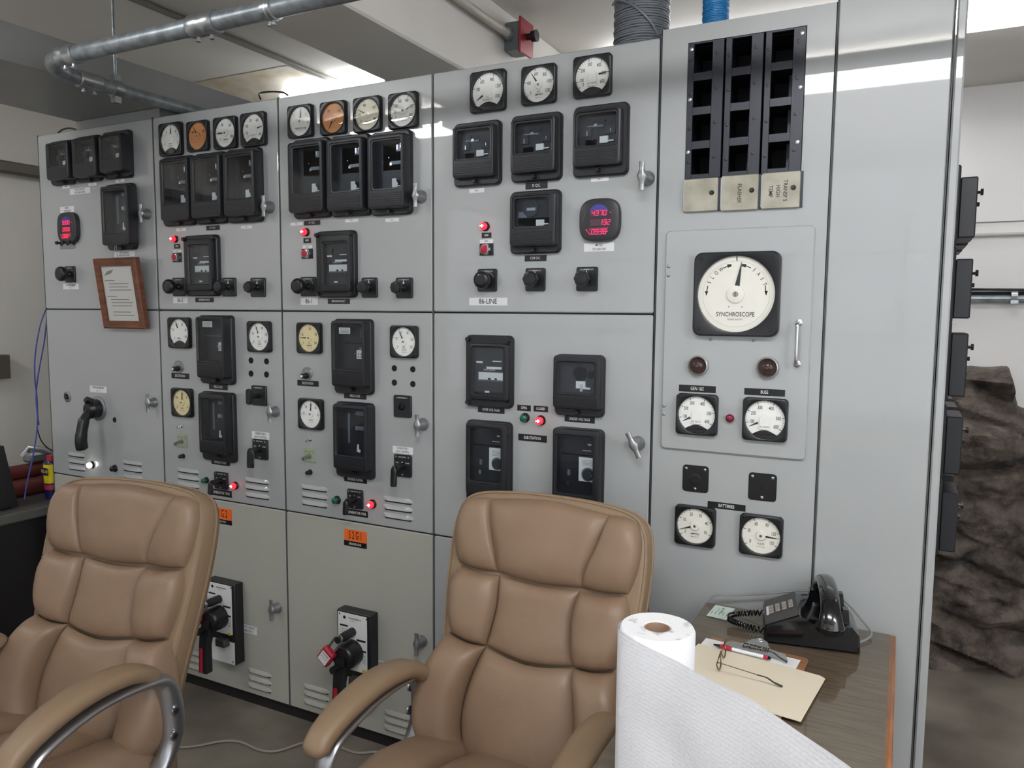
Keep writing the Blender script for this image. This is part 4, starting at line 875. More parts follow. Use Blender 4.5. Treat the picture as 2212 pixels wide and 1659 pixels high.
# toggle switches and green wing-key plates
for px, py, pl, s_ in ((390.5, 919.7, (383.5, 404.3, 937.8, 966.3), 'second'), (667.7, 949.5, (656.9, 682, 968, 998.4), 'third')):
    p = onY(px+3, py); T = thing('toggle_switch', 'tiny chrome toggle above the green plate of the %s cabinet' % s_, 'switch', (p.x, 0, p.z), 'chrome toggles')
    b = MB(); b.lathe(0, 0, [(.007, 0), (.007, .004), (.0045, .005), (.0045, .009)], 12); obj('bushing', b, CHROME, T)
    b = MB(); b.tube([(0, -.008, 0), (0, -.024, -.004)], [.002, .0032], 8); obj('lever', b, CHROME, T)
    cx, cz, w_, h_ = rect(*pl, -.001); T = thing('key_switch', 'wing key switch on a pale green square plate of the %s cabinet' % s_, 'switch', (cx, 0, cz), 'green plate key switches')
    b = MB(); b.box(-w_/2, w_/2, -.003, 0, -h_/2, h_/2, bev=.001); obj('plate', b, mat('pale_green_plate', (150, 160, 132), .5), T)
    b = MB()
    for k in range(3): text(b, ('OFF', 'AUTO', 'ON')[k], h_*.12, (k-1)*w_*.3, h_*.25, .0033)
    obj('engraving', b, INK, T, smooth=False)
    b = MB(); b.lathe(0, -h_*.05, [(.009, .003), (.007, .010), (.005, .022)], 14); b.tube([(0, -.022, -h_*.05), (-.002, -.036, -h_*.18)], [.005, .0065], 10); obj('wing_key', b, CAST, T)
# gate control and breaker control switches with lever handles
def lever_switch(pl, top, bot, wpx, label, txt, group, bent=False):
    cx, cz, w_, h_ = rect(*pl, -.004); T = thing('lever_switch', label, 'switch', (cx, 0, cz), group); 
    b = MB(); b.rbox(0, 0, w_, h_, .006, [(0, 0), (0, .006), (.0015, .008)]); obj('escutcheon', b, BLACKM, T)
    b = MB(); text(b, txt[0], h_*.075, 0, h_*.40, .0084); text(b, txt[1], h_*.085, -w_*.3, h_*.14, .0084); text(b, txt[2], h_*.085, w_*.3, h_*.14, .0084)
    b.poly([(-w_*.09, h_*.06), (w_*.09, h_*.06), (0, h_*.22)], .0084)
    obj('engraving', b, LETW, T, smooth=False)
    for sx, sz in ((-1, 1), (1, 1), (0, -1)):
        b = MB(); b.lathe(sx*w_*.36, sz*h_*.40, [(.0035, .008), (.003, .0095), (.001, .0098)], 8); obj('screw', b, CAST, T)
    P = min(.10, max(.04, reach(top[0], (top[1]*.8+bot[1]*.2), cx))); qt, qb = onX(top[0], top[1], cx), onX(bot[0], bot[1], cx); zt, zb = qt.z-cz, qb.z-cz
    hw_ = abs(onY(top[0]+wpx/2, top[1], -P).x-onY(top[0]-wpx/2, top[1], -P).x)/2
    b = MB(); b.lathe(0, 0, [(.012, .008), (.011, .02), (.010, P-.005)], 16)
    if bent: b.tube([(0, -P*.5, 0), (0, -P, zt-.008)], .009, 12)
    obj('shaft', b, BLACK, T)
    b = MB(); n = 8; rings = []
    for k in range(n+1):
        t = k/n; z = zt+(zb-zt)*t; wd = hw_*(.62+.38*min(1, t*5)) * (1 if t < .93 else .88); th = .006+.002*t
        if k == 0: wd *= .6
        rings.append([(cos(2*pi*j/14)*wd, -P+sin(2*pi*j/14)*th-.003*t, z) for j in range(14)])
    b.loft(rings); obj('handle', b, BLACK, T, ang=50)
lever_switch((546.5, 578.4, 948.8, 992), (541.5, 968), (542, 1010), 15, 'black gate control switch with hanging lever, second cabinet', ('GATE CONTROL', 'RAISE', 'LOWER'), 'gate control switches')
lever_switch((852, 889, 982.4, 1030), (851, 1007), (853, 1050), 13, 'black gate control switch with hanging lever, third cabinet', ('GATE CONTROL', 'RAISE', 'LOWER'), 'gate control switches')
lever_switch((464, 492, 1020, 1056.4), (455, 1042), (455, 1068), 10, 'black breaker control switch with bent lever above GENERATOR TWO', ('GENERAL ELECTRIC', 'TRIP', 'CLOSE'), 'breaker control switches', True)
lever_switch((751, 783.7, 1057.4, 1098.6), (747, 1081), (748, 1111), 11, 'black breaker control switch with bent lever above GENERATOR ONE', ('GENERAL ELECTRIC', 'TRIP', 'CLOSE'), 'breaker control switches', True)
# sockets and blank covers
cx, cz, w_, h_ = rect(544.3, 575.6, 833, 876, -.004); T = thing('rotary_switch', 'black switch with a thin flat blade knob right of the left FIELD LOSS plate', 'switch', (cx, 0, cz)); switch_plate(T, w_, h_, txt='SYNCHRONIZING')
P = min(.08, reach(537.4, 860, cx)); b = MB(); b.lathe(0, 0, [(.009, .008), (.008, P)], 12); obj('shaft', b, BLACK, T)
b = MB(); b.rbox(0, 0, .022, .058, .008, [(.002, P-.006), (0, P-.004), (0, P+.003), (.002, P+.006)]); obj('knob', b, BLACK, T)
cx, cz, w_, h_ = rect(851, 888.4, 854, 901.6, -.004); T = thing('switch_socket', 'black socket plate with a round keyhole on the third cabinet', 'switch', (cx, 0, cz)); switch_plate(T, w_, h_, txt='SYNCHRONIZING')
b = MB(); b.lathe(0, 0, [(.012, .008), (.012, .012), (.009, .0125), (.008, .009)], 16); obj('key_socket', b, BLACKG, T)
for l, r, t_, b_, s_, hl in ((1474.4, 1530.6, 1005.5, 1063, 'left', .016), (1616.5, 1677.6, 1022.5, 1082, 'right', .006)):
    cx, cz, w_, h_ = rect(l, r, t_, b_, -.003); T = thing('blank_cover_plate', 'black square cover with three chrome screws, %s of two above the BATTERIES plate' % s_, 'cover plate', (cx, 0, cz), 'black cover plates')
    b = MB(); b.rbox(0, 0, w_, h_, .009, [(0, 0), (0, .003), (.001, .004)]); obj('plate', b, mat('black_engraving_stock', (20, 21, 23), .35), T)
    b = MB(); b.lathe(0, -h_*.02, [(hl, .0042), (hl*.9, .0046), (hl*.5, .0043)], 18); obj('center_hole', b, GAP if hl < .01 else BLACK, T)
    for sx, sz in ((-1, 1), (1, 1), (0, -1)):
        b = MB(); b.lathe(sx*w_*.36, sz*h_*.37, [(.0045, .004), (.004, .006), (.002, .0068)], 12); obj('screw', b, CHROME, T)
# plug left of the pistol grip
p = onY(146, 857); T = thing('round_socket', 'small round socket on the leftmost cabinet, left of the pistol grip', 'socket', (p.x, 0, p.z))
b = MB(); b.lathe(0, 0, [(.024, 0), (.024, .003), (.018, .006), (.016, .003)], 22); obj('ring', b, CAST, T); b = MB(); b.lathe(0, 0, [(.013, .003), (.010, .010), (.003, .011)], 16); obj('plug', b, BLACK, T)
# pistol grip breaker handle
q = onY(213, 882); T = thing('pistol_grip_switch', 'big black pistol-grip handle on a round grey disc, leftmost cabinet', 'switch', (q.x, 0, q.z))
b = MB(); b.lathe(0, 0, [(.052, 0), (.052, .006), (.049, .008)], 36); obj('disc', b, CAST, T)
P = min(.15, reach(188, 890, q.x)); b = MB(); b.lathe(0, 0, [(.040, .008), (.040, .04), (.036, P*.72), (.026, P)], 24)
b.tube([(.0, -P*.65, .03), (0, -P*1.05, .045)], [.018, .013], 10); obj('hub', b, BLACK, T, ang=45)
pts = [onX(*a, q.x) for a in ((196, 888), (183, 905), (178, 925), (175, 950), (178, 972))]
loc = [(0, -min(.22, -p_.y), p_.z-q.z) for p_ in pts]; b = MB()
b.tube(crom(loc, 5), [(.016, .020)]*6+[(.018, .024)]*7+[(.019, .026)]*7+[(.014, .018)], 14); obj('grip', b, BLACK, T, ang=50)
# breaker operating units low on cabinets 2 and 3
def breaker(l, r, tl_, tr_, b_, hubp, grip0, grip1, lockp, label):
    PB = .045; cx, cz, w_, h_ = rect(l, r, (tl_+tr_)/2, b_, -PB)
    w_ += .012; cx += .004
    T = thing('breaker_operator', label, 'circuit breaker', (cx, 0, cz), 'breaker operating units')
    b = MB(); b.box(-w_/2, w_/2, -PB, .0, -h_/2, h_/2, bev=.003); obj('housing', b, BLACKM, T)
    PW = mat('white_faceplate', (226, 228, 226), .35)
    zs = -h_*.16
    b = MB(); b.rbox(-.004, (h_/2-.006+zs)/2+.004, w_-.022, h_/2-.006-zs-.010, .003, [(0, PB), (0, PB+.0015)]); b.rbox(.0, (-h_/2+.006+zs)/2-.012, w_-.012, zs+h_/2-.02, .003, [(0, PB), (0, PB+.0015)]); obj('faceplate', b, PW, T)
    b = MB(); o = PB+.0019
    text(b, 'POWER BREAK II', h_*.024, w_*.05, h_*.43, o, xs=.9, bold=.02); b.lathe(-w_*.26, h_*.43, [(h_*.018, o-.0003), (h_*.018, o)], 16); text(b, 'INSULATED CASE', h_*.012, 0, h_*.405, o)
    for (x0, x1, z0, z1) in ((-.40, -.16, .33, .35), (.1, .36, .20, .222), (.24, .37, .09, .112)): b.poly([(x0*w_, z0*h_), (x1*w_, z0*h_), (x1*w_, z1*h_), (x0*w_, z1*h_)], o)
    for k in range(5): b.poly([(-.42*w_, (.30-.02*k)*h_), (-.2*w_, (.30-.02*k)*h_), (-.2*w_, (.303-.02*k)*h_), (-.42*w_, (.303-.02*k)*h_)], o)
    for k in range(6): b.poly([(.26*w_, (.07-.02*k)*h_), (.36*w_, (.07-.02*k)*h_), (.36*w_, (.074-.02*k)*h_), (.26*w_, (.074-.02*k)*h_)], o)
    obj('printing', b, INK, T, smooth=False)
    b = MB(); b.lathe(w_*.32, -h_*.115, [(h_*.022, o), (h_*.022, o+.003)], 18); obj('yellow_button', b, mat('yellow_plastic', (214, 186, 30), .4), T)
    for sx in (-1, 1):
        for z in (.46, -.13, -.21, -.46): 
            b = MB(); b.lathe(sx*w_*.40, z*h_, [(.003, o), (.003, o+.001)], 8); obj('screw', b, INK, T)
    # key cylinder
    kz = h_*.29; b = MB(); b.lathe(-w_*.02, kz, [(.016, PB), (.016, PB+.05), (.013, PB+.07), (.011, PB+.085)], 16); obj('lock_cylinder', b, BLACK, T)
    # hub and lever
    hz = h_*.07; HX = -w_*.02
    b = MB(); b.lathe(HX, hz, [(.046, PB), (.046, PB+.045), (.040, PB+.062), (.036, PB+.064)], 28); b.tube([(HX-.01, -PB-.05, hz-.03), (HX-.01, -PB-.10, hz-.03)], .013, 12); b.tube([(HX+.012, -PB-.05, hz-.028), (HX+.012, -PB-.078, hz-.028)], .011, 12)
    obj('hub', b, BLACK, T, ang=45)
    b = MB(); L = h_*.60; z0 = hz+.005; z1 = max(hz-L, -h_*.62)
    xw = .021
    b.loft([[(HX-wd, -PB-ya, z), (HX+wd, -PB-ya, z), (HX+wd, -PB-ya-.03, z), (HX-wd, -PB-ya-.03, z)] for z, wd, ya in ((z0, xw*.9, .040), (z0-.04, xw*1.05, .05), (z0-.09, xw*.82, .06), (z1, xw*.95, .062))]); lv = obj('lever', b, BLACK, T, smooth=False)
    b = MB(); b.loft([[(HX-wd*.55-.003, -PB-ya-.0302, z), (HX+wd*.12, -PB-ya-.0302, z), (HX+wd*.12, -PB-ya-.0312, z), (HX-wd*.55-.003, -PB-ya-.0312, z)] for z, wd, ya in ((z0-.10, xw*.85, .060), (z1+.002, xw, .062))]); obj('red_strip', b, RED, lv, smooth=False)
    b = MB(); b.box(HX+.0, HX+.05, -PB-.03, -PB, zs-.035, zs-.005, bev=.003); obj('padlock_tab', b, mat('dull_steel_tab', (92, 92, 90), .4, metal=.6), T)
    # padlock hangs in the cylinder: a thing of its own
    lx, ly, lz = cx-w_*.02, -PB-.075, cz+kz
    K = thing('padlock', 'red padlock with white tag hanging on the ' + label.split('low on ')[1] + ' breaker', 'padlock', (lx, ly, lz), 'red safety padlocks'); K.rotation_euler = (0, radians(38), 0); K.scale = (1.3, 1.3, 1.3)
    b = MB(); b.tube(crom([(-.010, 0, -.052), (-.011, 0, -.01), (-.006, 0, .008), (.006, 0, .008), (.011, 0, -.01), (.010, 0, -.052)], 5), .0032, 8); obj('shackle', b, CHROME, K)
    b = MB(); b.box(-.020, .020, -.010, .010, -.092, -.044, bev=.004); obj('lock_body', b, RED, K)
    b = MB(); b.box(-.015, .015, -.0106, -.0101, -.086, -.054); obj('tag', b, TAGW, K); b = MB(); text(b, 'DANGER', .007, 0, -.060, .0108, mi=0); text(b, 'DO NOT OPERATE', .0035, 0, -.070, .0108); obj('tag_lettering', b, INK, K, smooth=False)
breaker(448, 504, 1253, 1262, 1428, None, None, None, None, 'breaker unit with red and black lever low on the second cabinet')
breaker(729.7, 796, 1316, 1330, 1519, None, None, None, None, 'breaker unit with red and black lever low on the third cabinet')

# ============================================================ PICTURE FRAME hanging on the first cabinet
a, b2, c_, d_ = onY(207.5, 558, -.055), onY(298, 555, -.055), onY(316.5, 710.5, -.018), onY(226, 710, -.018)
W_F = (b2.x-a.x+c_.x-d_.x)/2; ztop, zbot = (a.z+b2.z)/2, (c_.z+d_.z)/2; Hf = ztop-zbot; xf = (a.x+b2.x+c_.x+d_.x)/4
FR = thing('picture_frame', 'wooden picture frame holding a printed sheet, hung on the leftmost cabinet', 'picture frame', (xf, -.038, (ztop+zbot)/2)); FR.rotation_euler = (atan2(.037, Hf), 0, 0)
OAK = wood_mat('oak_frame', (128, 74, 46), (92, 50, 30), (1, 1, 6), .4)
b = MB(); fw = .032; hx, hz = W_F/2, Hf/2
for r0, r1, in (((hx, hz), (hx-fw, hz-fw)),):
    R = [[(-r0[0], .012, -r0[1]), (r0[0], .012, -r0[1]), (r0[0], .012, r0[1]), (-r0[0], .012, r0[1])], [(-r0[0], -.006, -r0[1]), (r0[0], -.006, -r0[1]), (r0[0], -.006, r0[1]), (-r0[0], -.006, r0[1])],
         [(-(r0[0]-.006), -.012, -(r0[1]-.006)), (r0[0]-.006, -.012, -(r0[1]-.006)), (r0[0]-.006, -.012, r0[1]-.006), (-(r0[0]-.006), -.012, r0[1]-.006)],
         [(-r1[0], -.008, -r1[1]), (r1[0], -.008, -r1[1]), (r1[0], -.008, r1[1]), (-r1[0], -.008, r1[1])], [(-r1[0], .004, -r1[1]), (r1[0], .004, -r1[1]), (r1[0], .004, r1[1]), (-r1[0], .004, r1[1])]]
    b.loft(R, True, False)
obj('frame', b, OAK, FR, ang=20)
b = MB(); b.box(-hx+fw-.002, hx-fw+.002, .000, .003, -hz+fw-.002, hz-fw+.002); obj('paper', b, mat('document_paper', (205, 205, 200), .6), FR)
b = MB(); text(b, 'Eagle Creek', .014, -.045, hz-fw-.034, .0006, bold=.02); b.tube([(-.09, -.0004, hz-fw-.030), (-.075, -.0004, hz-fw-.018), (-.05, -.0004, hz-fw-.015)], .0012, 4)
b.v = []; b.f = []; b.m = []
b.poly([(-.085, hz-fw-.038), (-.04, hz-fw-.030), (-.02, hz-fw-.012), (-.035, hz-fw-.016), (-.06, hz-fw-.020)], .0006)
for k in range(26):
    z = hz-fw-.06-k*.0128
    if k in (4, 9, 20): continue
    x0 = -.085 if k in (0, 5, 21) else -.065; L = (.06 if k in (0, 5, 21) else .11+.04*random.random())
    if z > -hz+fw+.02: b.poly([(x0, z), (x0+L, z), (x0+L, z+.0032), (x0, z+.0032)], .0006)
obj('printed_text', b, INKG, FR, smooth=False)
b = MB(); b.box(-hx+fw-.002, hx-fw+.002, -.0045, -.0035, -hz+fw-.002, hz-fw+.002); obj('glass', b, GLASS, FR)
b = MB(); b.tube([(-.012, .0, hz-.005), (-.004, .012, hz+.05)], .0012, 6); b.tube([(.012, .0, hz-.005), (.004, .012, hz+.05)], .0012, 6); obj('hanging_wire', b, CAST, FR)

# ============================================================ OVERHEAD
b = MB(); b.box(-3.19, -2.625, -4.5, 1.6, 2.345, 2.47, bev=.003); t = tag(obj('bus_duct', b, DUCT, ang=20), 'wide grey sheet-metal duct crossing above the leftmost cabinet', 'duct')
b = MB(); b.box(-3.185, -2.665, .03, DEEP, 2.302, 2.344, bev=.002); tag(obj('duct_collar', b, DUCT), 'low grey sheet-metal collar between leftmost cabinet top and duct', 'duct collar')
# galvanised conduit: one leg along the cabinets, a sweep, one leg running back over them
zc = 2.330; y1 = onZ(400, 62, zc).y; x2 = onZ(250, 192, zc).x
Xe = onZ(112, 140, zc)
CT = thing('galvanised_conduit', 'galvanised steel conduit with a sharp bend hanging above the left cabinets', 'conduit', (x2, y1, zc))
R_ = .165; pr = .024
b = MB(); b.tube([(R_, 0, 0), (.72, 0, 0)], pr, 18); b.tube([(.70, 0, 0), (3.6, 0, 0)], pr*1.03, 18); b.tube([(0, R_, 0), (0, .62-y1, 0)], pr*.95, 18); obj('pipe_run', b, GALV, CT)
b = MB(); b.tube([(R_-R_*sin(t_), R_-R_*cos(t_), 0) for t_ in [pi/2*k/10 for k in range(11)]], pr*.98, 18); obj('elbow', b, GALV, CT)
def coupling(p, q, r=.029):
    b = MB(); P, Q = Vector(p), Vector(q); d = (Q-P); b.tube([P, P+d*.04, P+d*.42, P+d*.5, P+d*.58, P+d*.96, Q], [r*.92, r, r, r*.93, r, r, r*.92], 18)
    for f in (.25, .75):
        c = P+d*f; b.tube([c+Vector((0, 0, -r)), c+Vector((0, 0, -r-.007))], .0045, 8); b.tube([c+Vector((0, 0, -r-.007)), c+Vector((0, 0, -r-.012))], .007, 6)
    obj('coupling', b, mat('bright_zinc', (168, 172, 174), .3, metal=.85), CT)
coupling((R_-.005, 0, 0), (R_+.075, 0, 0)); coupling((0, R_-.005, 0), (0, R_+.075, 0)); coupling((.74, 0, 0), (.84, 0, 0), .031); coupling((1.02, 0, 0), (1.05, 0, 0), .030)
# threaded hanger rod
hp = onX(250, 190, x2); HR_ = thing('pipe_hanger', 'thin threaded rod hanger with clamp holding the galvanised conduit', 'hanger', (x2, hp.y, zc))
b = MB(); b.tube([(0, 0, .03), (0, 0, ZC-zc-.002)], .0048, 10); obj('rod', b, GALV, HR_)
b = MB(); b.tube([(0, -.016, 0), (0, .016, 0)], .030, 16); b.box(-.012, .012, -.012, .012, .022, .048); b.box(-.012, .012, -.012, .012, -.05, -.022); b.tube([(0, -.02, -.035), (0, .02, -.035)], .005, 8); obj('clamp', b, mat('bright_zinc', (168, 172, 174), .3, metal=.85), HR_)
b = MB(); b.box(-.02, .02, -.02, .02, ZC-zc-.018, ZC-zc-.001); b.tube([(0, 0, ZC-zc-.04), (0, 0, ZC-zc-.018)], .009, 6); obj('ceiling_clip', b, CHROME, HR_)
# thin conduit on the ceiling, left
xc = -(ZC-.016-EYE)/.4392
CC = thing('ceiling_conduit', 'thin grey conduit strapped along the ceiling, ending above the third cabinet', 'conduit', (xc, 0, ZC-.016))
ye = onX(742, 183, xc).y
b = MB(); b.tube([(0, -4.2, 0), (0, ye, 0)], .0135, 12); obj('pipe_run', b, CONC, CC)
b = MB(); b.tube([(0, ye-.03, 0), (0, ye+.01, 0)], .021, 12); b.tube([(0, ye+.01, 0), (.06, ye+.05, 0)], .006, 8); obj('fitting', b, mat('bright_zinc', (168, 172, 174), .3, metal=.85), CC)
for yy in (-1.15, .3):
    b = MB(); b.tube([(0, yy-.012, 0), (0, yy+.012, 0)], .0175, 12); b.box(-.035, .035, yy-.012, yy+.012, .010, .0155); obj('strap', b, CONC, CC)
# conduit and red control box on the beam
xb = -1.543; p0 = onX(1112, 84, xb+.03)
RB = thing('beam_conduit', 'pale conduit running along the beam side to a red control box', 'conduit', (xb+.03, p0.y, p0.z))
b = MB(); b.tube([(0, -3.5, 0), (0, -.06, 0)], .017, 14); obj('pipe_run', b, mat('pale_conduit', (172, 168, 156), .45), RB)
b = MB(); b.tube([(0, -.075, 0), (0, -.045, 0)], .024, 12); obj('connector', b, CAST, RB)
BX = thing('emergency_stop_box', 'grey box with red cover and black mushroom knob on the beam', 'control box', (xb+.045, p0.y, p0.z))
b = MB(); b.box(-.042, .03, -.045, .055, -.06, .055, bev=.006); obj('box_body', b, mat('weathered_zinc_box', (104, 112, 112), .45, metal=.5), BX)
b = MB(); b.box(.03, .040, -.058, .068, -.075, .068, bev=.004); obj('cover', b, mat('dark_red_enamel', (150, 30, 50), .35), BX)
b = MB(); b.tube([(.04, .005, 0), (.062, .005, 0), (.062, .005, 0), (.085, .005, 0)], [.014, .014, .022, .024], 14); obj('mushroom_knob', b, BLACK, BX)
# coils of wire on top of the cabinets
def coil(px0, px1, py, y, rw, turns, m, name, label, cross=False):
    a, c = onY(px0, py, y), onY(px1, py, y); R = (c.x-a.x)/2; X = (a.x+c.x)/2
    T = thing(name, label, 'wire coil', (X, y+R*.2, 2.302)); b = MB()
    rnd = random.Random(3); n = 40
    pts = []
    for k in range(turns*n):
        t_ = 2*pi*k/n; lvl = k/n
        rr_ = R-rw + rw*.35*sin(lvl*1.7)+rw*.3*noise.noise(Vector((lvl*.8, cos(t_), sin(t_))))
        pts.append((rr_*cos(t_), rr_*sin(t_), rw+lvl*rw*1.93+rw*.5*noise.noise(Vector((cos(t_)*2, sin(t_)*2, lvl*.5)))))
    b.tube(pts, rw, 7)
    if cross: b.tube(crom([(-R*1.02, -.02, turns*rw*1.2), (-R*.6, -R*.86, turns*rw*1.12), (0, -R*1.03, turns*rw*.9), (R*.55, -R*.90, turns*rw*.55), (R*.8, -R*.62, turns*rw*.25)], 6), rw*1.1, 7)
    obj('windings', b, m, T)
    b = MB(); b.tube([(0, 0, 0), (0, 0, turns*rw*1.93)], R-rw*2.2, 24); obj('core', b, mat('dark_coil_core', (40, 40, 42), .7), T)
coil(1325, 1441, 84, .11, .0036, 34, mat('grey_cable_jacket', (104, 108, 114), .4), 'grey_wire_coil', 'thick coil of grey cable standing on the 86-LINE cabinet', True)
coil(1516, 1573, 47, .08, .0022, 44, mat('blue_cable_jacket', (34, 118, 176), .35), 'blue_wire_coil', 'narrow coil of bright blue cable on the synchroscope cabinet')
# torn paint sheet sagging from the ceiling above cabinets two and three
b = MB(); NX, NY = 40, 12; vs = []
xa, xz = onZ(490, 196, ZC).x-.1, onZ(705, 178, ZC).x+.02
for j in range(NY+1):
    for i in range(NX+1):
        s_, t_ = i/NX, j/NY; x = xa+(xz-xa)*s_
        y = .98+.26*t_ + .04*noise.noise(Vector((x*6, 0, 2)))*t_
        sag = (.11*math.exp(-((s_-.42)/.27)**2)+.03*math.exp(-((s_-.12)/.1)**2))*t_**2.2 + .012*noise.noise(Vector((x*9, y*7, 0)))*t_
        vs.append((x, y, ZC-.003-max(0, sag)))
fs = [(j*(NX+1)+i, j*(NX+1)+i+1, (j+1)*(NX+1)+i+1, (j+1)*(NX+1)+i) for j in range(NY) for i in range(NX)]
vs2 = [(x, y, z+.0025) for x, y, z in vs]; b.add(vs, fs); b.add(vs2, fs)
PEEL = tag(obj('peeling_paint', b, mat('peeling_paint', (222, 214, 200), .7, vary=(7, (198, 178, 148), .3, .6)), ang=60), 'torn brownish sheet of paint sagging from the ceiling beside a bright light', 'peeling paint')
b = MB(); p = [onY(563, 214, .12), onY(560, 203, .15), onY(572, 199, .18), onY(592, 198, .2), onY(612, 200, .2), onY(622, 206, .2)]
b.tube(crom([tuple(q) for q in p], 5), .0035, 8); tag(obj('loop_of_cable', b, BLACK), 'short black cable looping above the joint of cabinets two and three', 'cable')
b = MB(); p = [onY(125, 288, .12), onY(135, 280, .12), onY(150, 277, .12), onY(165, 280, .12)]; b.tube(crom([tuple(q) for q in p], 5), .004, 8); tag(obj('loop_of_cable', b, BLACK), 'black cable bending over the top left corner of the leftmost cabinet', 'cable')
b = MB(); p = [onY(345, 246, .1), onY(368, 238, .12), onY(400, 237, .2), onY(440, 232, .25), onY(470, 229, .3)]; b.tube(crom([(q.x, q.y, max(q.z, 2.309)) for q in p], 5), .0045, 8); tag(obj('loop_of_cable', b, mat('dark_blue_cable', (36, 44, 96), .4)), 'dark blue cable lying on top of the second cabinet', 'cable')

# ============================================================ REAR WALL FITTINGS (right of the cabinets)
def wallpipe(name, py0, r, m, label, cat, y=None, x0=-.6, x1=2.5):
    q = onY(2170, py0, YW-r-.004); b = MB(); b.tube([(x0, q.y, q.z), (x1, q.y, q.z)], r, 10); o = obj(name, b, m); tag(o, label, cat); return q
wallpipe('wall_wire', 478.5, .0022, mat('grey_wire', (120, 118, 114), .5), 'thin grey wire stretched along the white rear wall', 'wire')
wallpipe('wall_conduit', 506.5, .0085, mat('white_painted_pipe', (180, 178, 172), .4), 'thin pale pipe on the white rear wall under the wire', 'pipe')
q = wallpipe('grey_wall_pipe', 646, .018, GALV, 'grey pipe on the rear wall just above the bare rock', 'pipe')
q = wallpipe('bundle_of_cables', 634, .010, BLACK, 'black cable running on top of the grey rear wall pipe', 'cable')
for k, dz in enumerate((.012, .020)):
    b = MB(); b.tube([(x, YW-.03-.01*k, q.z+dz+.006*sin(x*5+k*2)) for x in [-.6+.12*i for i in range(26)]], .0055, 7); tag(obj('bundle_of_cables', b, BLACK), ('slack black cable lying over the rear wall pipe', 'second slack black cable lying highest over the rear wall pipe')[k], 'cable')
for xx in (.42, 1.3):
    b = MB(); b.tube([(xx-.012, YW-.024, q.z-.01), (xx+.012, YW-.024, q.z-.01)], .030, 12); b.box(xx-.014, xx+.014, YW-.06, YW-.001, q.z-.045, q.z-.03); tag(obj('pipe_clamp', b, mat('bright_zinc', (168, 172, 174), .3, metal=.85)), 'zinc clamp around the grey rear wall pipe', 'clamp', 'clamps of the rear wall pipe')

# ============================================================ LEFT CORNER
pz = onX(40, 364, XL+.05).z; b = MB(); b.box(XL, XL+.06, -3, 1.9, pz-.03, pz+.03, bev=.008); tag(obj('wall_raceway', b, mat('brown_painted_raceway', (92, 86, 76), .5)), 'dark raceway along the left wall at cabinet-top height', 'raceway')
p1, p2 = onX(22, 766, XL+.06), onX(22, 817, XL+.06); b = MB(); b.box(XL, XL+.06, p1.y-.16, p1.y, p2.z, p1.z, bev=.004); tag(obj('electrical_box', b, mat('aged_metal_box', (112, 106, 96), .4, metal=.5)), 'small metal electrical box on the left wall at the photo edge', 'electrical box')
TT = thing('side_counter', 'dark counter with a grey top in the left corner, behind the left chair', 'counter', (-3.87, -.8, 0))
b = MB(); b.box(-.41, .41, -1.8, 1.9, .605, .65, bev=.006); obj('counter_top', b, mat('grey_laminate', (98, 98, 94), .35, vary=(4, (84, 84, 80), .35, .65)), TT)
b = MB(); b.box(-.40, .38, -1.78, 1.88, 0, .605); obj('cabinet_body', b, mat('dark_counter_body', (26, 22, 26), .45), TT)
RP = mat('red_pipe_paint', (104, 46, 40), .45, vary=(8, (80, 34, 32), .35, .65))
pa, pb = onZ(85, 1046, .692), onZ(72, 1022, .73)
for k, (xx, rr_, zz, y0_) in enumerate(((pa.x, .041, .692, -.35), (pa.x-.085, .040, .691, -.35), (pa.x-.045, .036, .759, -.30))):
    b = MB(); L = 1.3; b.tube([(0, 0, 0), (0, L, 0)], rr_, 18); b.tube([(0, L*.42, 0), (0, L*.50, 0)], rr_*1.06, 18)
    T = obj('red_pipe', b, RP, loc=(xx, y0_, zz)); tag(T, ('red pipe lying nearest the aisle on the side counter', 'red pipe lying farthest from the aisle on the side counter', 'red pipe resting on top of the two others')[k], 'pipe', 'red pipes on the side counter')
b = MB(); b.box(-.04, .04, -.05, .05, 0, .05, bev=.012); b.tube([(-.03, -.05, .03), (-.02, -.02, .07), (.03, .02, .06), (.05, .05, .04)], .014, 10); tag(obj('pipe_clamp_fitting', b, CAST, loc=(pa.x-.05, .16, .797)), 'grey cast clamp fitting lying on the red pipes', 'clamp')
q = onZ(114, 1075, .65); WD = thing('spray_can', 'spray can with blue, yellow and red WD-40 label beside the leftmost cabinet', 'spray can', (q.x, q.y, .6505))
b = MB(); b.tube([(0, 0, 0), (0, 0, .05), (0, 0, .17), (0, 0, .18)], [.032, .033, .033, .026], 24); obj('can', b, mat('can_blue', (30, 34, 92), .3), WD)
b = MB(); b.tube([(0, 0, .075), (0, 0, .165)], .0334, 24, cap=False); obj('yellow_label', b, mat('label_yellow', (226, 206, 26), .4), WD)
b = MB(); b.tube([(0, 0, .045), (0, 0, .068)], .0335, 24, cap=False); obj('red_band', b, mat('label_red', (190, 60, 80), .4), WD)
b = MB(); b.tube([(0, 0, .18), (0, 0, .205)], [.02, .018], 16); obj('red_cap', b, mat('cap_red', (170, 30, 36), .4), WD)
b = MB(); b.box(-.025, .025, -.0352, -.034, .115, .150); obj('label_patch', b, mat('can_blue', (30, 34, 92), .3), WD); b = MB(); text(b, 'WD-40', .022, 0, .132, .0354, xs=.7, bold=.02); obj('lettering', b, mat('label_yellow', (226, 206, 26), .4), WD, smooth=False)
B0 = onZ(40, 1097, .651); T0 = onX(8, 963, B0.x); SP = thing('desktop_monitor', 'black monitor seen from its side at the left photo edge on the counter', 'monitor', (B0.x, B0.y, .651))
ty, tz = T0.y-B0.y, T0.z-.651
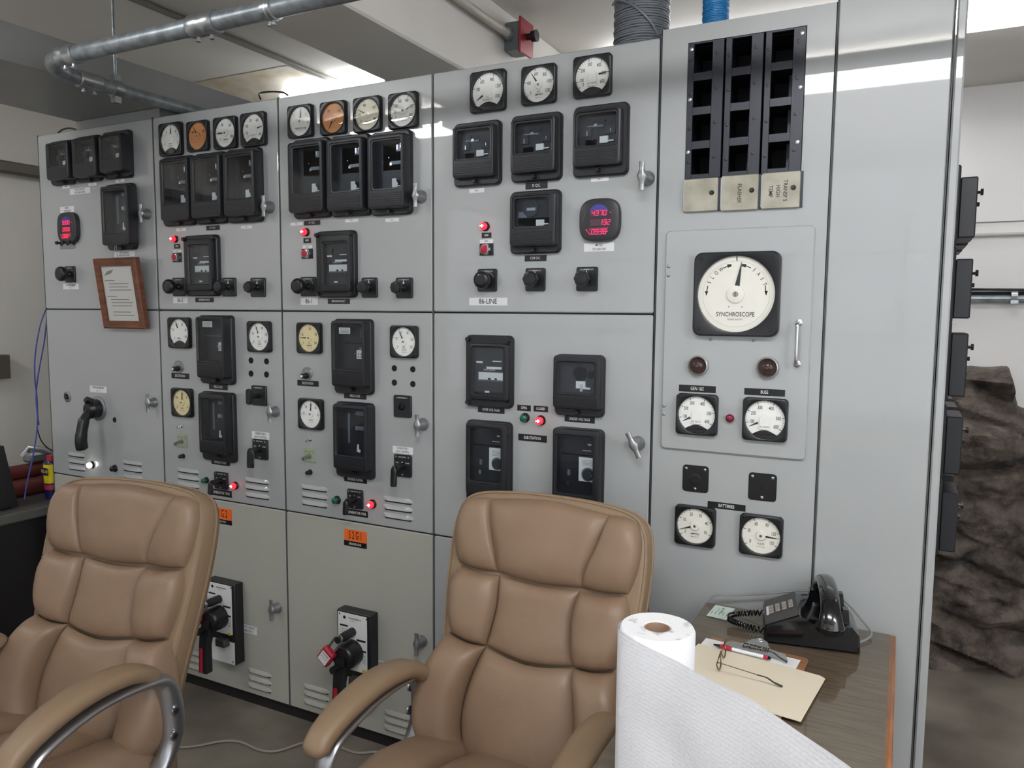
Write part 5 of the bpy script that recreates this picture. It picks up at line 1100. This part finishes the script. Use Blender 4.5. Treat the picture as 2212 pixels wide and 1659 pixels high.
b = MB(); b.loft([[(x, y, z) for y, z in ((0, .012), (ty, tz), (ty-.05, tz+.004), (ty-.30, tz-.02), (-.34, .012))] for x in (-.11, -.004, 0)]); obj('screen_housing', b, BLACKM, SP)
b = MB(); b.box(-.10, -.02, -.32, -.02, 0, .012, bev=.002); obj('stand', b, BLACKM, SP)
b = MB()
for k in range(5): b.box(-.0005, .0008, ty*.5-.10-.03*k, ty*.5-.085-.03*k, tz*.35, tz*.6)
obj('vent_slots', b, CAST, SP)
for k, pts in enumerate((((99, 668), (86, 705), (76, 765), (75, 815), (80, 865), (80, 925), (70, 990), (58, 1045), (53, 1078)), ((101, 690), (95, 740), (84, 800), (78, 850), (80, 890), (84, 918)), ((80, 925), (88, 950), (100, 965), (114, 975)))):
    b = MB(); b.tube(crom([(q_.x, q_.y, max(q_.z, .656)) for q_ in [onX(*a, -3.50-.01*k) for a in pts]], 5), .0032 if k < 2 else .0025, 7)
    tag(obj('network_cable', b, mat('blue_network_cable', (58, 74, 150), .4) if k < 2 else BLACK), ('long blue network cable hanging by the leftmost cabinet down to the counter', 'shorter blue network cable hanging by the leftmost cabinet', 'thin black cable curving from the blue ones to the leftmost cabinet')[k], 'cable')

# ============================================================ FLOOR CABLE
p = [onZ(*a, .006) for a in ((300, 1600), (372, 1613), (420, 1612), (480, 1601), (520, 1603), (560, 1620), (600, 1622), (660, 1603), (700, 1600), (765, 1625), (810, 1624), (860, 1604))]
b = MB(); b.tube(crom([(q.x, min(q.y, -.03), .006) for q in p], 6), .0045, 8); tag(obj('floor_cable', b, mat('dull_white_cable', (150, 144, 134), .5)), 'thin whitish cable snaking over the concrete floor between the chairs', 'cable')

# ============================================================ DESK
DZ = .76
DK = thing('writing_desk', 'brown wood-grain desk with a glass top at lower right, below the telephone', 'desk', (-.217, -.70, 0))
DW = wood_mat('brown_desk_laminate', (132, 106, 92), (110, 88, 76), (1.2, 14, 1), .22)
EDGE = wood_mat('orange_wood_edge', (168, 104, 58), (140, 82, 42), (8, 1, 1), .4)
b = MB(); b.box(-.235, .235, -.68, .668, DZ-.035, DZ-.0045, bev=.002); obj('desk_top', b, EDGE, DK)
b = MB(); b.box(-.2345, .2215, -.6785, .6665, DZ-.0045, DZ-.0038); obj('top_laminate', b, DW, DK)
b = MB(); b.add([(-.234, -.676, DZ-.0036), (.219, -.676, DZ-.0036), (.2335, .664, DZ-.0036), (-.234, .664, DZ-.0036), (-.234, -.676, DZ), (.219, -.676, DZ), (.2335, .664, DZ), (-.234, .664, DZ)], [(0, 1, 2, 3), (4, 5, 6, 7), (0, 1, 5, 4), (1, 2, 6, 5), (2, 3, 7, 6), (3, 0, 4, 7)]); obj('glass_sheet', b, glass_mat('desk_glass', (244, 248, 245), 1.5, .015), DK, smooth=False)
b = MB(); b.box(-.215, .215, -.64, .64, .08, DZ-.036); obj('pedestal', b, DW, DK)
b = MB(); b.box(-.20, .20, -.62, .62, 0, .08); obj('plinth', b, BLACKM, DK)
# printed card under the glass edge, back left
q = [onZ(*a, DZ+.0005) for a in ((1545.6, 1306.9), (1587.7, 1315), (1568.8, 1339.7), (1526, 1329.5))]; c = sum(q, Vector())/4
CD = thing('printed_card', 'pale green printed card lying at the back left of the desk', 'card', (c.x, c.y, DZ+.0004))
b = MB(); b.add([(p.x-c.x, p.y-c.y, z) for z in (0, .0006) for p in q], [(0, 1, 2, 3), (4, 5, 6, 7), (0, 1, 5, 4), (1, 2, 6, 5), (2, 3, 7, 6), (3, 0, 4, 7)]); obj('card', b, mat('pale_green_card', (204, 220, 208), .5), CD, smooth=False)
b = MB(); text(b, 'Eagle Creek', .011, .012, -.002, 0, bold=.02); text(b, 'Renewable Energy', .005, .012, -.012, 0)
for k in range(7): b.poly([(-.022, -.036+.010*k), (.0 if k < 5 else -.006, -.036+.010*k), (.0 if k < 5 else -.006, -.034+.010*k), (-.022, -.034+.010*k)], 0, 1)
b.v = [(z_+.004, x, .0008) for x, y, z_ in b.v]; b.v = [(-x if False else x, y, z) for x, y, z in b.v]
obj('card_printing', b, [mat('card_logo_green', (40, 84, 66), .5), INKG], CD, smooth=False)
# telephone
PH = thing('desk_telephone', 'black push-button desk telephone standing against the cabinets', 'telephone', (-.176, -.137, DZ+.0005), rotz=radians(10))
def prism_y(mb, prof, y0, y1, bev=.006, mi=0):
    cx = sum(p[0] for p in prof)/len(prof); cz = sum(p[1] for p in prof)/len(prof)
    def sh(y, k): return [(cx+(x-cx)*k, y, max(0.0, cz+(z-cz)*k)) for x, z in prof]
    mb.loft([sh(y0, .93), sh(y0+bev*.4, .98), sh(y0+bev, 1), sh(y1-bev, 1), sh(y1-bev*.4, .98), sh(y1, .93)], mi=mi)
PB_ = mat('telephone_black', (14, 14, 16), .16, coat=.5)
b = MB(); prof = [(-.107, 0), (-.108, .036), (-.104, .043), (-.03, .075), (-.018, .072), (.0, .060), (.03, .058), (.072, .064), (.088, .060), (.106, .040), (.109, .0)]
prism_y(b, prof, -.082, .082, .010); obj('phone_body', b, PB_, PH, ang=35)
for y in (-.055, .055):
    b = MB(); b.loft([[(x, y-.012, z), (x+dx, y-.012, z), (x+dx, y+.012, z), (x, y+.012, z)] for x, dx, z in ((-.01, .095, .055), (.0, .075, .082), (.002, .02, .098))]); b.loft([[(.06, y-.012, .05), (.085, y-.012, .05), (.085, y+.012, .05), (.06, y+.012, .05)], [(.068, y-.011, .096), (.080, y-.011, .096), (.080, y+.011, .096), (.068, y+.011, .096)]]); obj('handset_cradle', b, PB_, PH)
pass
sl = atan2(.034, .074); Mk = Matrix.Translation((-.067, 0, .0592)) @ Matrix.Rotation(-sl, 4, 'Y')
b = MB(); b.box(-.041, .041, -.078, .078, -.001, .0025, bev=.001); b.xform(Mk); obj('keypad_plate', b, mat('phone_faceplate', (52, 50, 50), .35), PH)
KEYS = ('1', '2', '3', '4', '5', '6', '7', '8', '9', '*', '0', '#')
for i in range(12):
    r_, c_ = divmod(i, 3); b = MB(); x = .026-.0165*r_; y = .018-.018*c_
    b.box(x-.006, x+.006, y-.0065, y+.0065, .0025, .0055, 0, bev=.001)
    m2 = MB(); text(m2, KEYS[i], .008, 0, 0, 0); b.add([(x+zz, y-xx, .0058) for xx, yy, zz in m2.v], m2.f, 1); b.xform(Mk); obj('key', b, [mat('grey_key', (150, 144, 138), .4), INK], PH)
b = MB(); b.box(-.036, -.030, -.028, .028, .0025, .0035); b.xform(Mk); obj('number_card', b, TAGW, PH)
b = MB(); pts = [(.037, -.108, .062), (.037, -.107, .082), (.037, -.096, .106), (.037, -.055, .126), (.037, 0, .131), (.037, .055, .126), (.037, .096, .106), (.037, .107, .082), (.037, .108, .062)]
pp = crom(pts, 4); L_ = len(pp); rad = []
for i in range(L_):
    t_ = abs(2*i/(L_-1)-1); e = max(0, (t_-.55)/.45); rad.append((.0135+.0165*e**.8, .022+.010*e**.8))
b.tube(pp, rad, 18, flat=None); 
for s_ in (-1, 1): b.tube([(.037, s_*.108, .070), (.037, s_*.107, .060), (.037, s_*.105, .056)], [.033, .031, .020], 18)
obj('handset', b, PB_, PH, ang=60)
b = MB(); pts = []
for k in range(420):
    t_ = k/419; a_ = t_*2*pi*34; px_ = -.108-.085*sin(pi*t_)**.8-.0; py_ = .045-.085*t_; pts.append((px_, py_+.0068*sin(a_), .012+.0068*cos(a_)+.012*(1-t_)))
b.tube(pts, .0019, 5); obj('coiled_cord', b, PB_, PH)
b = MB(); g = [onY(1530, 1297, -.045), onY(1548, 1286, -.04), onY(1600, 1286, -.03), onY(1660, 1282, -.03), onY(1720, 1277, -.02), onY(1760, 1278, -.02), onY(1800, 1285, -.02), onY(1830, 1303, -.03), onY(1858, 1334, -.05), onY(1880, 1362, -.07), onY(1880, 1375, -.10), onY(1862, 1386, -.135), onY(1848, 1388, -.15)]
b.tube(crom([(q.x, min(-.006, q.y), max(q.z, DZ+.004)) for q in g], 6), .0028, 7); tag(obj('phone_line_cord', b, mat('grey_phone_cord', (128, 130, 128), .4)), 'grey flat telephone cord running behind the telephone along the cabinets', 'cord')
# clipboard, paper, folder, pen, glasses
CB = thing('clipboard', 'brown clipboard with steel clip marked DESK!!! under the manila folder', 'clipboard', (-.283, -.437, DZ+.0006), rotz=radians(-4))
b = MB()
b.loft([[(x, y, z) for x, y, _ in [(p[0], p[1], 0) for p in rr(0, 0, .229, .315, .014, 0)]] for z in (0, .003)]); obj('board', b, wood_mat('clipboard_hardboard', (150, 104, 70), (132, 90, 58), (3, 3, 1), .4), CB)
b = MB(); pr_ = [(-.076, .118), (-.066, .136), (-.030, .142), (-.024, .158), (-.018, .176), (-.010, .184), (0, .187), (.010, .184), (.018, .176), (.024, .158), (.030, .142), (.066, .136), (.076, .118)]
b.loft([[(x, y-.008, .004+max(0, (.150-abs(y-.150)*0))*0+.010*min(1, max(0, (y-.112)/.03))) for x, y in pr_], [(x, y-.008, .0052+.010*min(1, max(0, (y-.112)/.03))) for x, y in pr_]])
b.tube([(-.028, .140, .010), (.028, .140, .010)], .006, 10); b.tube([(.0075*cos(2*pi*k/16), .170+.0075*sin(2*pi*k/16), .0155) for k in range(16)], .0014, 6, closed=True); obj('steel_clip', b, mat('clip_steel', (176, 180, 180), .3, metal=.85), CB)
b = MB(); m2 = MB(); text(m2, 'DESK!!!', .020, 0, 0, 0, xs=.95, bold=.02); b.add([(x, z+.127, .0062+.010*min(1, max(0, (z+.127+.008-.112)/.03))) for x, y, z in m2.v], m2.f); obj('marker_writing', b, INK, CB, smooth=False)
q = [(-.110, -.150), (.110, -.150), (.110, .142), (-.110, .142)]
SP_ = thing('sheets_of_paper', 'white lined sheets clipped on the clipboard, showing above the folder', 'paper', (-.297, -.440, DZ+.004), rotz=radians(-5))
b = MB(); b.box(-.110, .110, -.140, .142, 0, .0008); obj('sheet', b, mat('white_paper', (228, 228, 226), .6), SP_)
b = MB()
for k in range(4): b.add([(-.10, .128-.007*k, .001), (.10, .128-.007*k, .001), (.10, .1284-.007*k, .001), (-.10, .1284-.007*k, .001)], [(0, 1, 2, 3)])
obj('ruled_lines', b, INKG, SP_, smooth=False)
FO = thing('manila_folder', 'manila folder lying on the clipboard with eyeglasses on it', 'folder', (-.2685, -.463, DZ+.0052), rotz=radians(-7))
b = MB(); out = [(-.148, -.113), (.141, -.113), (.141, .100), (.128, .108), (.020, .113), (-.148, .113)]; b.loft([[(x, y, 0) for x, y in out], [(x, y, .0012) for x, y in out]])
out2 = [(-.148, -.109), (.139, -.109), (.139, .096), (-.148, .109)]; b.loft([[(x, y, .0014) for x, y in out2], [(x, y, .0022) for x, y in out2]]); obj('folder_leaves', b, mat('manila', (220, 209, 186), .55), FO, smooth=False)
PN = thing('ballpoint_pen', 'red and white ballpoint pen lying across the clipboard clip', 'pen', (-.300, -.3445, DZ+.0135), rotz=radians(-6))
b = MB(); b.tube([(-.045, 0, 0), (.05, 0, 0)], .0042, 12); obj('barrel', b, mat('pen_white', (224, 224, 226), .3), PN)
b = MB(); b.tube([(-.050, 0, 0), (-.044, 0, 0), (-.030, 0, 0), (-.022, 0, 0)], [.0046, .0055, .0056, .0043], 12); obj('red_grip', b, RED, PN); b = MB(); b.tube([(.05, 0, 0), (.060, 0, 0)], .0045, 12); obj('red_end', b, RED, PN)
b = MB(); b.tube([(.060, 0, 0), (.066, 0, 0)], [.0044, .003], 10); b.tube([(-.066, 0, 0), (-.050, 0, 0)], [.0020, .0040], 10); obj('tip', b, BLACKG, PN)
b = MB(); m2 = MB(); text(m2, 'INTEGRATED POWER SERVICES', .003, 0, 0, 0); b.add([(x+.012, z-.0, .0046) for x, y, z in m2.v], m2.f); obj('printing', b, INK, PN, smooth=False)
GL = thing('eyeglasses', 'thin wire-rimmed eyeglasses with open temples lying on the manila folder', 'eyeglasses', (-.333, -.415, DZ+.0078), rotz=radians(3))
WIRE = mat('bronze_wire_frame', (110, 92, 66), .3, metal=.9)
for s_ in (-1, 1):
    b = MB(); cy_ = s_*.033
    ring = [(.004*abs(sin(a)), cy_+.0245*cos(a), .0205+.0185*sin(a)) for a in [2*pi*k/32 for k in range(32)]]; b.tube(ring, .0014, 6, closed=True); b.tube([(.002, cy_+s_*.0245, .026), (.006, cy_+s_*.031, .029), (.012, cy_+s_*.032, .029)], .0010, 6); rim = obj('rim', b, WIRE, GL)
    b = MB(); b.add([p for p in ring]+[(.0, cy_, .0205)], [(k, (k+1) % 32, 32) for k in range(32)]); obj('lens', b, GLASS, rim)
    b = MB(); b.tube(crom([(.010, s_*.065, .029), (.05, s_*.066, .024), (.09, s_*.067, .019)], 5), .0010, 6); tm = obj('temple', b, WIRE, GL)
    b = MB(); b.tube(crom([(.085, s_*.067, .0195), (.105, s_*.0665, .017), (.120, s_*.0655, .009), (.137, s_*.062, .0022)], 5), [.0014]*6+[.0018]*5+[.0022]*5, 8); obj('temple_tip', b, mat('dark_temple_tip', (40, 34, 28), .35), tm)
b = MB(); b.tube(crom([(.001, -.010, .022), (-.001, 0, .027), (.001, .010, .022)], 6), .0010, 6); obj('bridge', b, WIRE, GL)
# paper towel roll with a loose sheet
TW = thing('paper_towel_roll', 'large white paper towel roll standing on the desk with its sheet unrolled', 'paper towel', (-.345, -.893, DZ+.0006))
PT = mat('paper_towel_white', (236, 237, 240), .85)
nt = PT.node_tree; tc = nt.nodes.new('ShaderNodeTexCoord'); vo = nt.nodes.new('ShaderNodeTexVoronoi'); vo.inputs['Scale'].default_value = 150; vo.inputs['Randomness'].default_value = .35
bp = nt.nodes.new('ShaderNodeBump'); bp.inputs['Strength'].default_value = .5; bp.inputs['Distance'].default_value = .0012
nt.links.new(tc.outputs['Object'], vo.inputs['Vector']); nt.links.new(vo.outputs['Distance'], bp.inputs['Height']); nt.links.new(bp.outputs['Normal'], nt.nodes['Principled BSDF'].inputs['Normal'])
RR, HT = .0625, .268
b = MB(); n = 56; prof = [(.0215, 0), (RR-.002, 0), (RR, .004), (RR, HT-.006), (RR-.003, HT), (RR*.6, HT-.001), (.0235, HT-.001), (.0215, HT-.004)]
b.loft([[(r_*cos(2*pi*j/n), r_*sin(2*pi*j/n), z) for j in range(n)] for r_, z in prof], False, False, closed=True); 
SM = mat('towel_roll_end', (226, 226, 226), .85, vary=(42, (150, 148, 150), .30, .46)); b.m = [1 if (k//n) in (4, 5) else 0 for k in range(len(b.f))]
obj('roll', b, [PT, SM], TW, ang=40)
b = MB(); b.loft([[(r_*cos(2*pi*j/32), r_*sin(2*pi*j/32), z) for j in range(32)] for r_, z in ((.0215, .001), (.0215, HT-.002), (.0195, HT-.002), (.0195, .001))], closed=True); obj('cardboard_core', b, mat('cardboard_brown', (158, 128, 108), .8), TW)
path = [(-.4085, -.885), (-.4075, -.915), (-.393, -.940), (-.360, -.960), (-.317, -.980), (-.281, -.998), (-.206, -1.044), (-.148, -1.079), (-.092, -1.122), (-.039, -1.168), (.02, -1.225), (.06, -1.27)]
pp = resample([Vector((x, y, 0)) for x, y in [(q[0], q[1]) for q in crom([(x, y, 0) for x, y in path], 6)]], 90)
b = MB(); NZ = 24; vs = []
for k, q in enumerate(pp):
    s_ = k/90
    for j in range(NZ+1):
        t_ = j/NZ; wv = .006*noise.noise(Vector((s_*5, t_*2.2, 3)))*min(1, s_*4); zt = HT-.004-.002*s_+.003*noise.noise(Vector((s_*7, 0, 0)))
        vs.append((q.x+.345+wv*.6, q.y+.893+wv, .001+(zt-.001)*t_))
fs = [(k*(NZ+1)+j, k*(NZ+1)+j+1, (k+1)*(NZ+1)+j+1, (k+1)*(NZ+1)+j) for k in range(90) for j in range(NZ)]; N0 = len(vs)
b.add(vs, fs); b.add([(x+.0008, y+.0010, z) for x, y, z in vs], fs); obj('loose_sheet', b, PT, TW, ang=70)

# ============================================================ EXECUTIVE CHAIRS
def pillow(mb, P, bot, rgt, top, lft, H, o0=0.0, n=22, back=-.02, lift=None, pw=2.6, wr=.0, seed=0, edge=.42, soft=(0, 0, 0, 0)):
    """puffed cushion over the patch bounded by four polylines of (u, v)"""
    B, R_, T_, L_ = [resample([Vector((x, y, 0)) for x, y, _ in crom([(p[0], p[1], 0) for p in q], 6)], n) for q in (bot, rgt, top, lft)]
    V = {}
    for side in (0, 1):
        vs = []
        for j in range(n+1):
            for i in range(n+1):
                s_, t_ = i/n, j/n; s2, t2 = .5-.5*cos(pi*s_), .5-.5*cos(pi*t_)
                def at(C, k):
                    f = k*n; a = min(n-1, int(f)); return C[a].lerp(C[a+1], f-a)
                c = (at(B, s2)*(1-t2)+at(T_, s2)*t2)+(at(L_, t2)*(1-s2)+at(R_, t2)*s2)-(B[0]*(1-s2)*(1-t2)+B[n]*s2*(1-t2)+T_[0]*(1-s2)*t2+T_[n]*s2*t2)
                e = 1.0
                for k_, d_ in enumerate((t2, 1-s2, 1-t2, s2)):          # bottom, right, top, left
                    if d_ < .5: e *= (1-soft[k_])*(max(0, 1-(1-2*d_)**pw))**edge + soft[k_]*(1-.30*math.exp(-(d_/.035)**2)-.12*math.exp(-(d_/.16)**2))
                if side == 0:
                    o = o0+H*e + (lift(c.x, c.y) if lift else 0)
                    if wr:
                        ed = max(abs(2*s2-1), abs(2*t2-1)); o += wr*e*noise.noise(Vector((c.x*34+seed, c.y*16, seed)))*ed**3 + wr*.5*e*noise.noise(Vector((c.x*9, c.y*9, seed+5)))
                else: o = o0+back*min(1, e*1.5) + (lift(c.x, c.y) if lift else 0)
                vs.append(P(c.x, c.y, o))
        fs = [(j*(n+1)+i, j*(n+1)+i+1, (j+1)*(n+1)+i+1, (j+1)*(n+1)+i) for j in range(n) for i in range(n)]
        mb.add(vs, fs)
REC = radians(16.5); ZH = .865
def PB2(u, v, o): return (u, v*sin(REC)-o*cos(REC), ZH+v*cos(REC)+o*sin(REC))
def wing(u, v): return .10*max(0, abs(u)-.14)**1.3
def chair(x, y, yaw, label, seed, dz=0.0, az=0.0):
    T = thing('executive_chair', label, 'chair', (x, y, dz), 'tan leather executive chairs', rotz=yaw)
    def m(pts): return [(-u, v) for u, v in pts][::-1]
    # back shell
    out = [(-.225, .192), (-.12, .208), (0, .212), (.12, .208), (.225, .192), (.266, .155), (.280, .08), (.278, -.04), (.267, -.16), (.256, -.26), (.250, -.35), (.244, -.45), (.21, -.53), (.1, -.56), (-.1, -.56), (-.21, -.53), (-.244, -.45), (-.250, -.35), (-.256, -.26), (-.267, -.16), (-.278, -.04), (-.280, .08), (-.266, .155)]
    oc = [(q[0], q[1]) for q in crom([(a, b_, 0) for a, b_ in out], 4, closed=True)]
    def ring(k, o, dv=0): return [PB2(a*k, -.16+(c+.16)*k+dv, o+wing(a*k, c)*.8) for a, c in oc]
    b = MB(); b.loft([ring(.80, -.085), ring(.93, -.082), ring(.985, -.070), ring(1.0, -.045), ring(1.0, -.015), ring(.985, -.002), ring(.95, .002), ring(.80, .0)]); obj('backrest_shell', b, LEATHERS, T, ang=60)
    b = MB(); b.tube(ring(.99, -.004), .0045, 6, closed=True); b.tube(ring(1.001, -.052), .003, 5, closed=True); obj('piping', b, LEATHERS, T)
    # cushions
    inn = [(.116, -.018), (.111, -.06), (.110, -.10), (.116, -.15), (.127, -.200)]
    oubt = [(.250, -.006), (.266, -.05), (.277, -.115), (.266, -.182)]
    def cushion(name, parts_, H, **k):
        b = MB(); pillow(b, PB2, *parts_, H, lift=wing, wr=.006, seed=seed+k.pop('sd', 0), **k); return obj(name, b, LEATHER, T, ang=70)
    hs = [(.122, -.010), (.128, .03), (.145, .08), (.160, .13), (.172, .180)]
    cushion('headrest_pad', ([(-.122, -.012), (0, -.022), (.122, -.012)], hs, [(-.172, .180), (0, .196), (.172, .180)], m(hs)[::-1]), .048, sd=1, soft=(0, .93, .35, .93))
    for s_ in (1, -1):
        f = (lambda q: q) if s_ == 1 else (lambda q: [(-u, v) for u, v in q])
        def side(bot, rgt, top, lft): return (f(bot), f(rgt), f(top), f(lft))
        cushion('headrest_bolster', side([(.122, -.010), (.18, -.012), (.244, -.004)], [(.244, -.004), (.261, .05), (.265, .12), (.249, .170)], [(.172, .180), (.215, .180), (.249, .170)], hs), .045, sd=2+s_, soft=(0, 0, .35, .93))
        cushion('upper_bolster', side([(.127, -.203), (.18, -.200), (.232, -.186)], [(.232, -.186), (.252, -.115), (.254, -.05), (.240, -.010)], [(.116, -.016), (.18, -.018), (.240, -.010)], inn[::-1]), .056, sd=5+s_, soft=(.4, 0, .3, .35), pw=3.0)
        lin = [(.127, -.204), (.148, -.27), (.162, -.34), (.163, -.40), (.150, -.45), (.122, -.50)]
        cushion('lower_bolster', side([(.122, -.50), (.19, -.505), (.250, -.485)], [(.250, -.485), (.282, -.435), (.296, -.365), (.284, -.285), (.240, -.190)], [(.127, -.206), (.18, -.204), (.240, -.190)], lin[::-1]), .086, sd=8+s_, soft=(.3, 0, .35, .35), pw=3.6)
    cushion('upper_back_pad', ([(-.126, -.204), (0, -.222), (.126, -.204)], inn[::-1], [(-.116, -.020), (0, -.028), (.116, -.020)], m(inn)), .034, sd=11, soft=(.6, .35, .3, .35))
    lin = [(.127, -.206), (.148, -.27), (.161, -.34), (.162, -.40), (.149, -.45), (.12, -.52)]
    cushion('lower_back_pad', ([(-.12, -.52), (0, -.535), (.12, -.52)], lin[::-1], [(-.126, -.208), (0, -.226), (.126, -.208)], [(-u, v) for u, v in lin[::-1]]), .056, sd=12, soft=(.3, .35, .5, .35))
    # stitching on the bolster edges
    b = MB()
    for s_ in (1, -1):
        for hq, pl in zip((.036, .042, .066), ([(.243, .155), (.250, .12), (.247, .06), (.236, .02)], [(.238, -.03), (.238, -.09), (.228, -.155)], [(.230, -.215), (.262, -.29), (.280, -.37), (.266, -.43)])):
            q = crom([PB2(s_*u*.96, v, hq+wing(u, v)) for u, v in pl], 8)
            for k in range(0, len(q)-1, 2): b.tube([q[k], tuple(Vector(q[k]).lerp(Vector(q[k+1]), .7))], .0012, 4)
    obj('stitching', b, THREAD, T)
    # seat
    def PS(u, w_, o): return (u, -w_, .392+o+.05*min(1, max(0, w_-.10)/.25)-.10*max(0, w_-.52)**1.3)
    b = MB(); pillow(b, PS, [(-.125, .62), (0, .635), (.125, .62)], [(.125, .62), (.13, .35), (.115, .10)], [(-.115, .10), (0, .09), (.115, .10)], [(-.125, .62), (-.13, .35), (-.115, .10)], .055, wr=.006, seed=seed+20, back=-.03, soft=(0, .4, .2, .4)); obj('seat_pad', b, LEATHER, T, ang=70)
    for s_ in (1, -1):
        f = lambda q: [(s_*u, v) for u, v in q]
        b = MB(); pillow(b, PS, f([(.127, .62), (.19, .625), (.255, .58)]), f([(.255, .58), (.275, .45), (.28, .3), (.262, .12)]), f([(.117, .10), (.18, .09), (.262, .12)]), f([(.127, .62), (.132, .35), (.117, .10)]), .064, wr=.007, seed=seed+22+s_, back=-.03, soft=(0, 0, .2, .4)); obj('seat_bolster', b, LEATHER, T, ang=70)
    def so(k): return [(a*k, -.35+(c+.35)*k) for a, c in [(q[0], q[1]) for q in crom([(p[0], p[1], 0) for p in [(-.24, -.07), (0, -.05), (.24, -.07), (.275, -.12), (.288, -.32), (.275, -.52), (.24, -.60), (0, -.635), (-.24, -.60), (-.275, -.52), (-.288, -.32), (-.275, -.12)]], 4, closed=True)]]
    b = MB(); b.loft([[(a, c, z) for a, c in so(k)] for k, z in ((.8, .30), (.94, .305), (1, .335), (1, .385), (.97, .405), (.9, .41))]); obj('seat_base', b, LEATHERS, T, ang=60)
    # arms
    for s_ in (1, -1):
        path = crom([(s_*.272, -.158, .598+az), (s_*.274, -.180, .622+az), (s_*.276, -.235, .646+az), (s_*.278, -.32, .656+az), (s_*.279, -.40, .650+az), (s_*.280, -.475, .633+az*.9), (s_*.280, -.530, .607+az*.8), (s_*.280, -.552, .577+az*.8)], 6)
        b = MB(); rings = []; P_ = [Vector(p) for p in path]; L = len(P_)
        for i in range(L):
            t = (P_[min(i+1, L-1)]-P_[max(i-1, 0)]).normalized(); nrm = Vector((1, 0, 0)).cross(t).normalized()
            if nrm.z < 0 and t.y < -.2: nrm = -nrm
            if nrm.dot(Vector((0, -.35, .6)) if i > L/2 else Vector((0, .3, .6))) < 0: nrm = -nrm
            k = i/(L-1); wd = (.033+.007*sin(pi*min(1, k*1.15)))*min(1, (k*9+.45))*min(1, ((1-k)*7+.45)); th = .022*min(1, (k*9+.5))*min(1, ((1-k)*7+.5))
            rg = []
            for j in range(16):
                a_ = 2*pi*j/16; ca_, sa_ = cos(a_), sin(a_); e_ = 2/2.8
                rg.append(tuple(P_[i]+Vector((1, 0, 0))*(math.copysign(abs(ca_)**e_, ca_)*wd)+nrm*(math.copysign(abs(sa_)**e_, sa_)*th)))
            rings.append(rg)
        b.loft(rings); arm = obj('armrest', b, LEATHERS, T, ang=60)
        loop = crom([(s_*.290, -.172, .600+az), (s_*.294, -.135, .578+az*.9), (s_*.296, -.118, .52), (s_*.296, -.130, .450), (s_*.294, -.185, .385), (s_*.290, -.26, .342), (s_*.290, -.35, .332), (s_*.290, -.43, .360), (s_*.288, -.490, .430), (s_*.286, -.518, .51+az*.5), (s_*.284, -.495, .570+az*.8), (s_*.284, -.43, .596+az), (s_*.284, -.34, .613+az), (s_*.286, -.25, .612+az)], 5, closed=True)
        wid = []
        n5 = len(loop)
        for i in range(n5):
            k = i/5
            th = .011+.020*math.exp(-((k-2.0)/1.5)**2)+.006*math.exp(-((k-8)/1.5)**2)
            wid.append((.027, th))
        b = MB(); rings = []; P_ = [Vector(p) for p in loop]
        for i in range(n5):
            t = (P_[(i+1) % n5]-P_[i-1]).normalized(); nrm = Vector((1, 0, 0)).cross(t).normalized()
            rings.append([tuple(P_[i]+Vector((1, 0, 0))*(cos(2*pi*j/14)*wid[i][0])+nrm*(sin(2*pi*j/14)*wid[i][1])) for j in range(14)])
        b.loft(rings, closed=True); obj('arm_frame', b, ALU, arm, ang=60)
        for yy, zz in ((-.132, .543), (-.138, .480)):
            b = MB(); xo = s_*.3225; b.tube([(xo-s_*.004, yy, zz), (xo+s_*.0015, yy, zz), (xo+s_*.0015, yy, zz)], [.0125, .0125, .009], 16); b.tube([(xo+s_*.0012, yy, zz), (xo+s_*.0022, yy, zz)], .0075, 12, 1); obj('arm_bolt', b, [ALU, GAP], arm)
    # column and star base
    b = MB(); b.box(-.12, .12, -.44, -.24, .27, .302, bev=.006); b.tube([(0, -.34, .10), (0, -.34, .20), (0, -.34, .20), (0, -.34, .28)], [.030, .030, .022, .022], 18); obj('gas_column', b, BLACKM, T)
    for k in range(5):
        a_ = 2*pi*k/5+.35+seed*.2; dx, dy = cos(a_), sin(a_)
        b = MB(); b.tube([(dx*.02, -.34+dy*.02, .125), (dx*.12, -.34+dy*.12, .115), (dx*.30, -.34+dy*.30, .075)], [(.028, .020), (.024, .016), (.016, .010)], 12, flat=(0, 0, 1)); lg = obj('base_leg', b, ALU, T)
        b = MB(); px_, py_ = dx*.295, -.34+dy*.295
        b.tube([(px_, py_, .075), (px_, py_, .045)], .006, 8)
        for s_ in (-1, 1): b.tube([(px_-dy*.007*s_, py_+dx*.007*s_, .0275), (px_-dy*.022*s_, py_+dx*.022*s_, .0275)], .0265, 16)
        obj('caster', b, BLACKM, lg)
    return T
chair(-.817, -.338, radians(-1.1), 'tan leather executive chair at centre, beside the desk', 3)
chair(-1.919, -.753, radians(6.1), 'tan leather executive chair at the left, nearest the photo edge', 9, .004, .03)
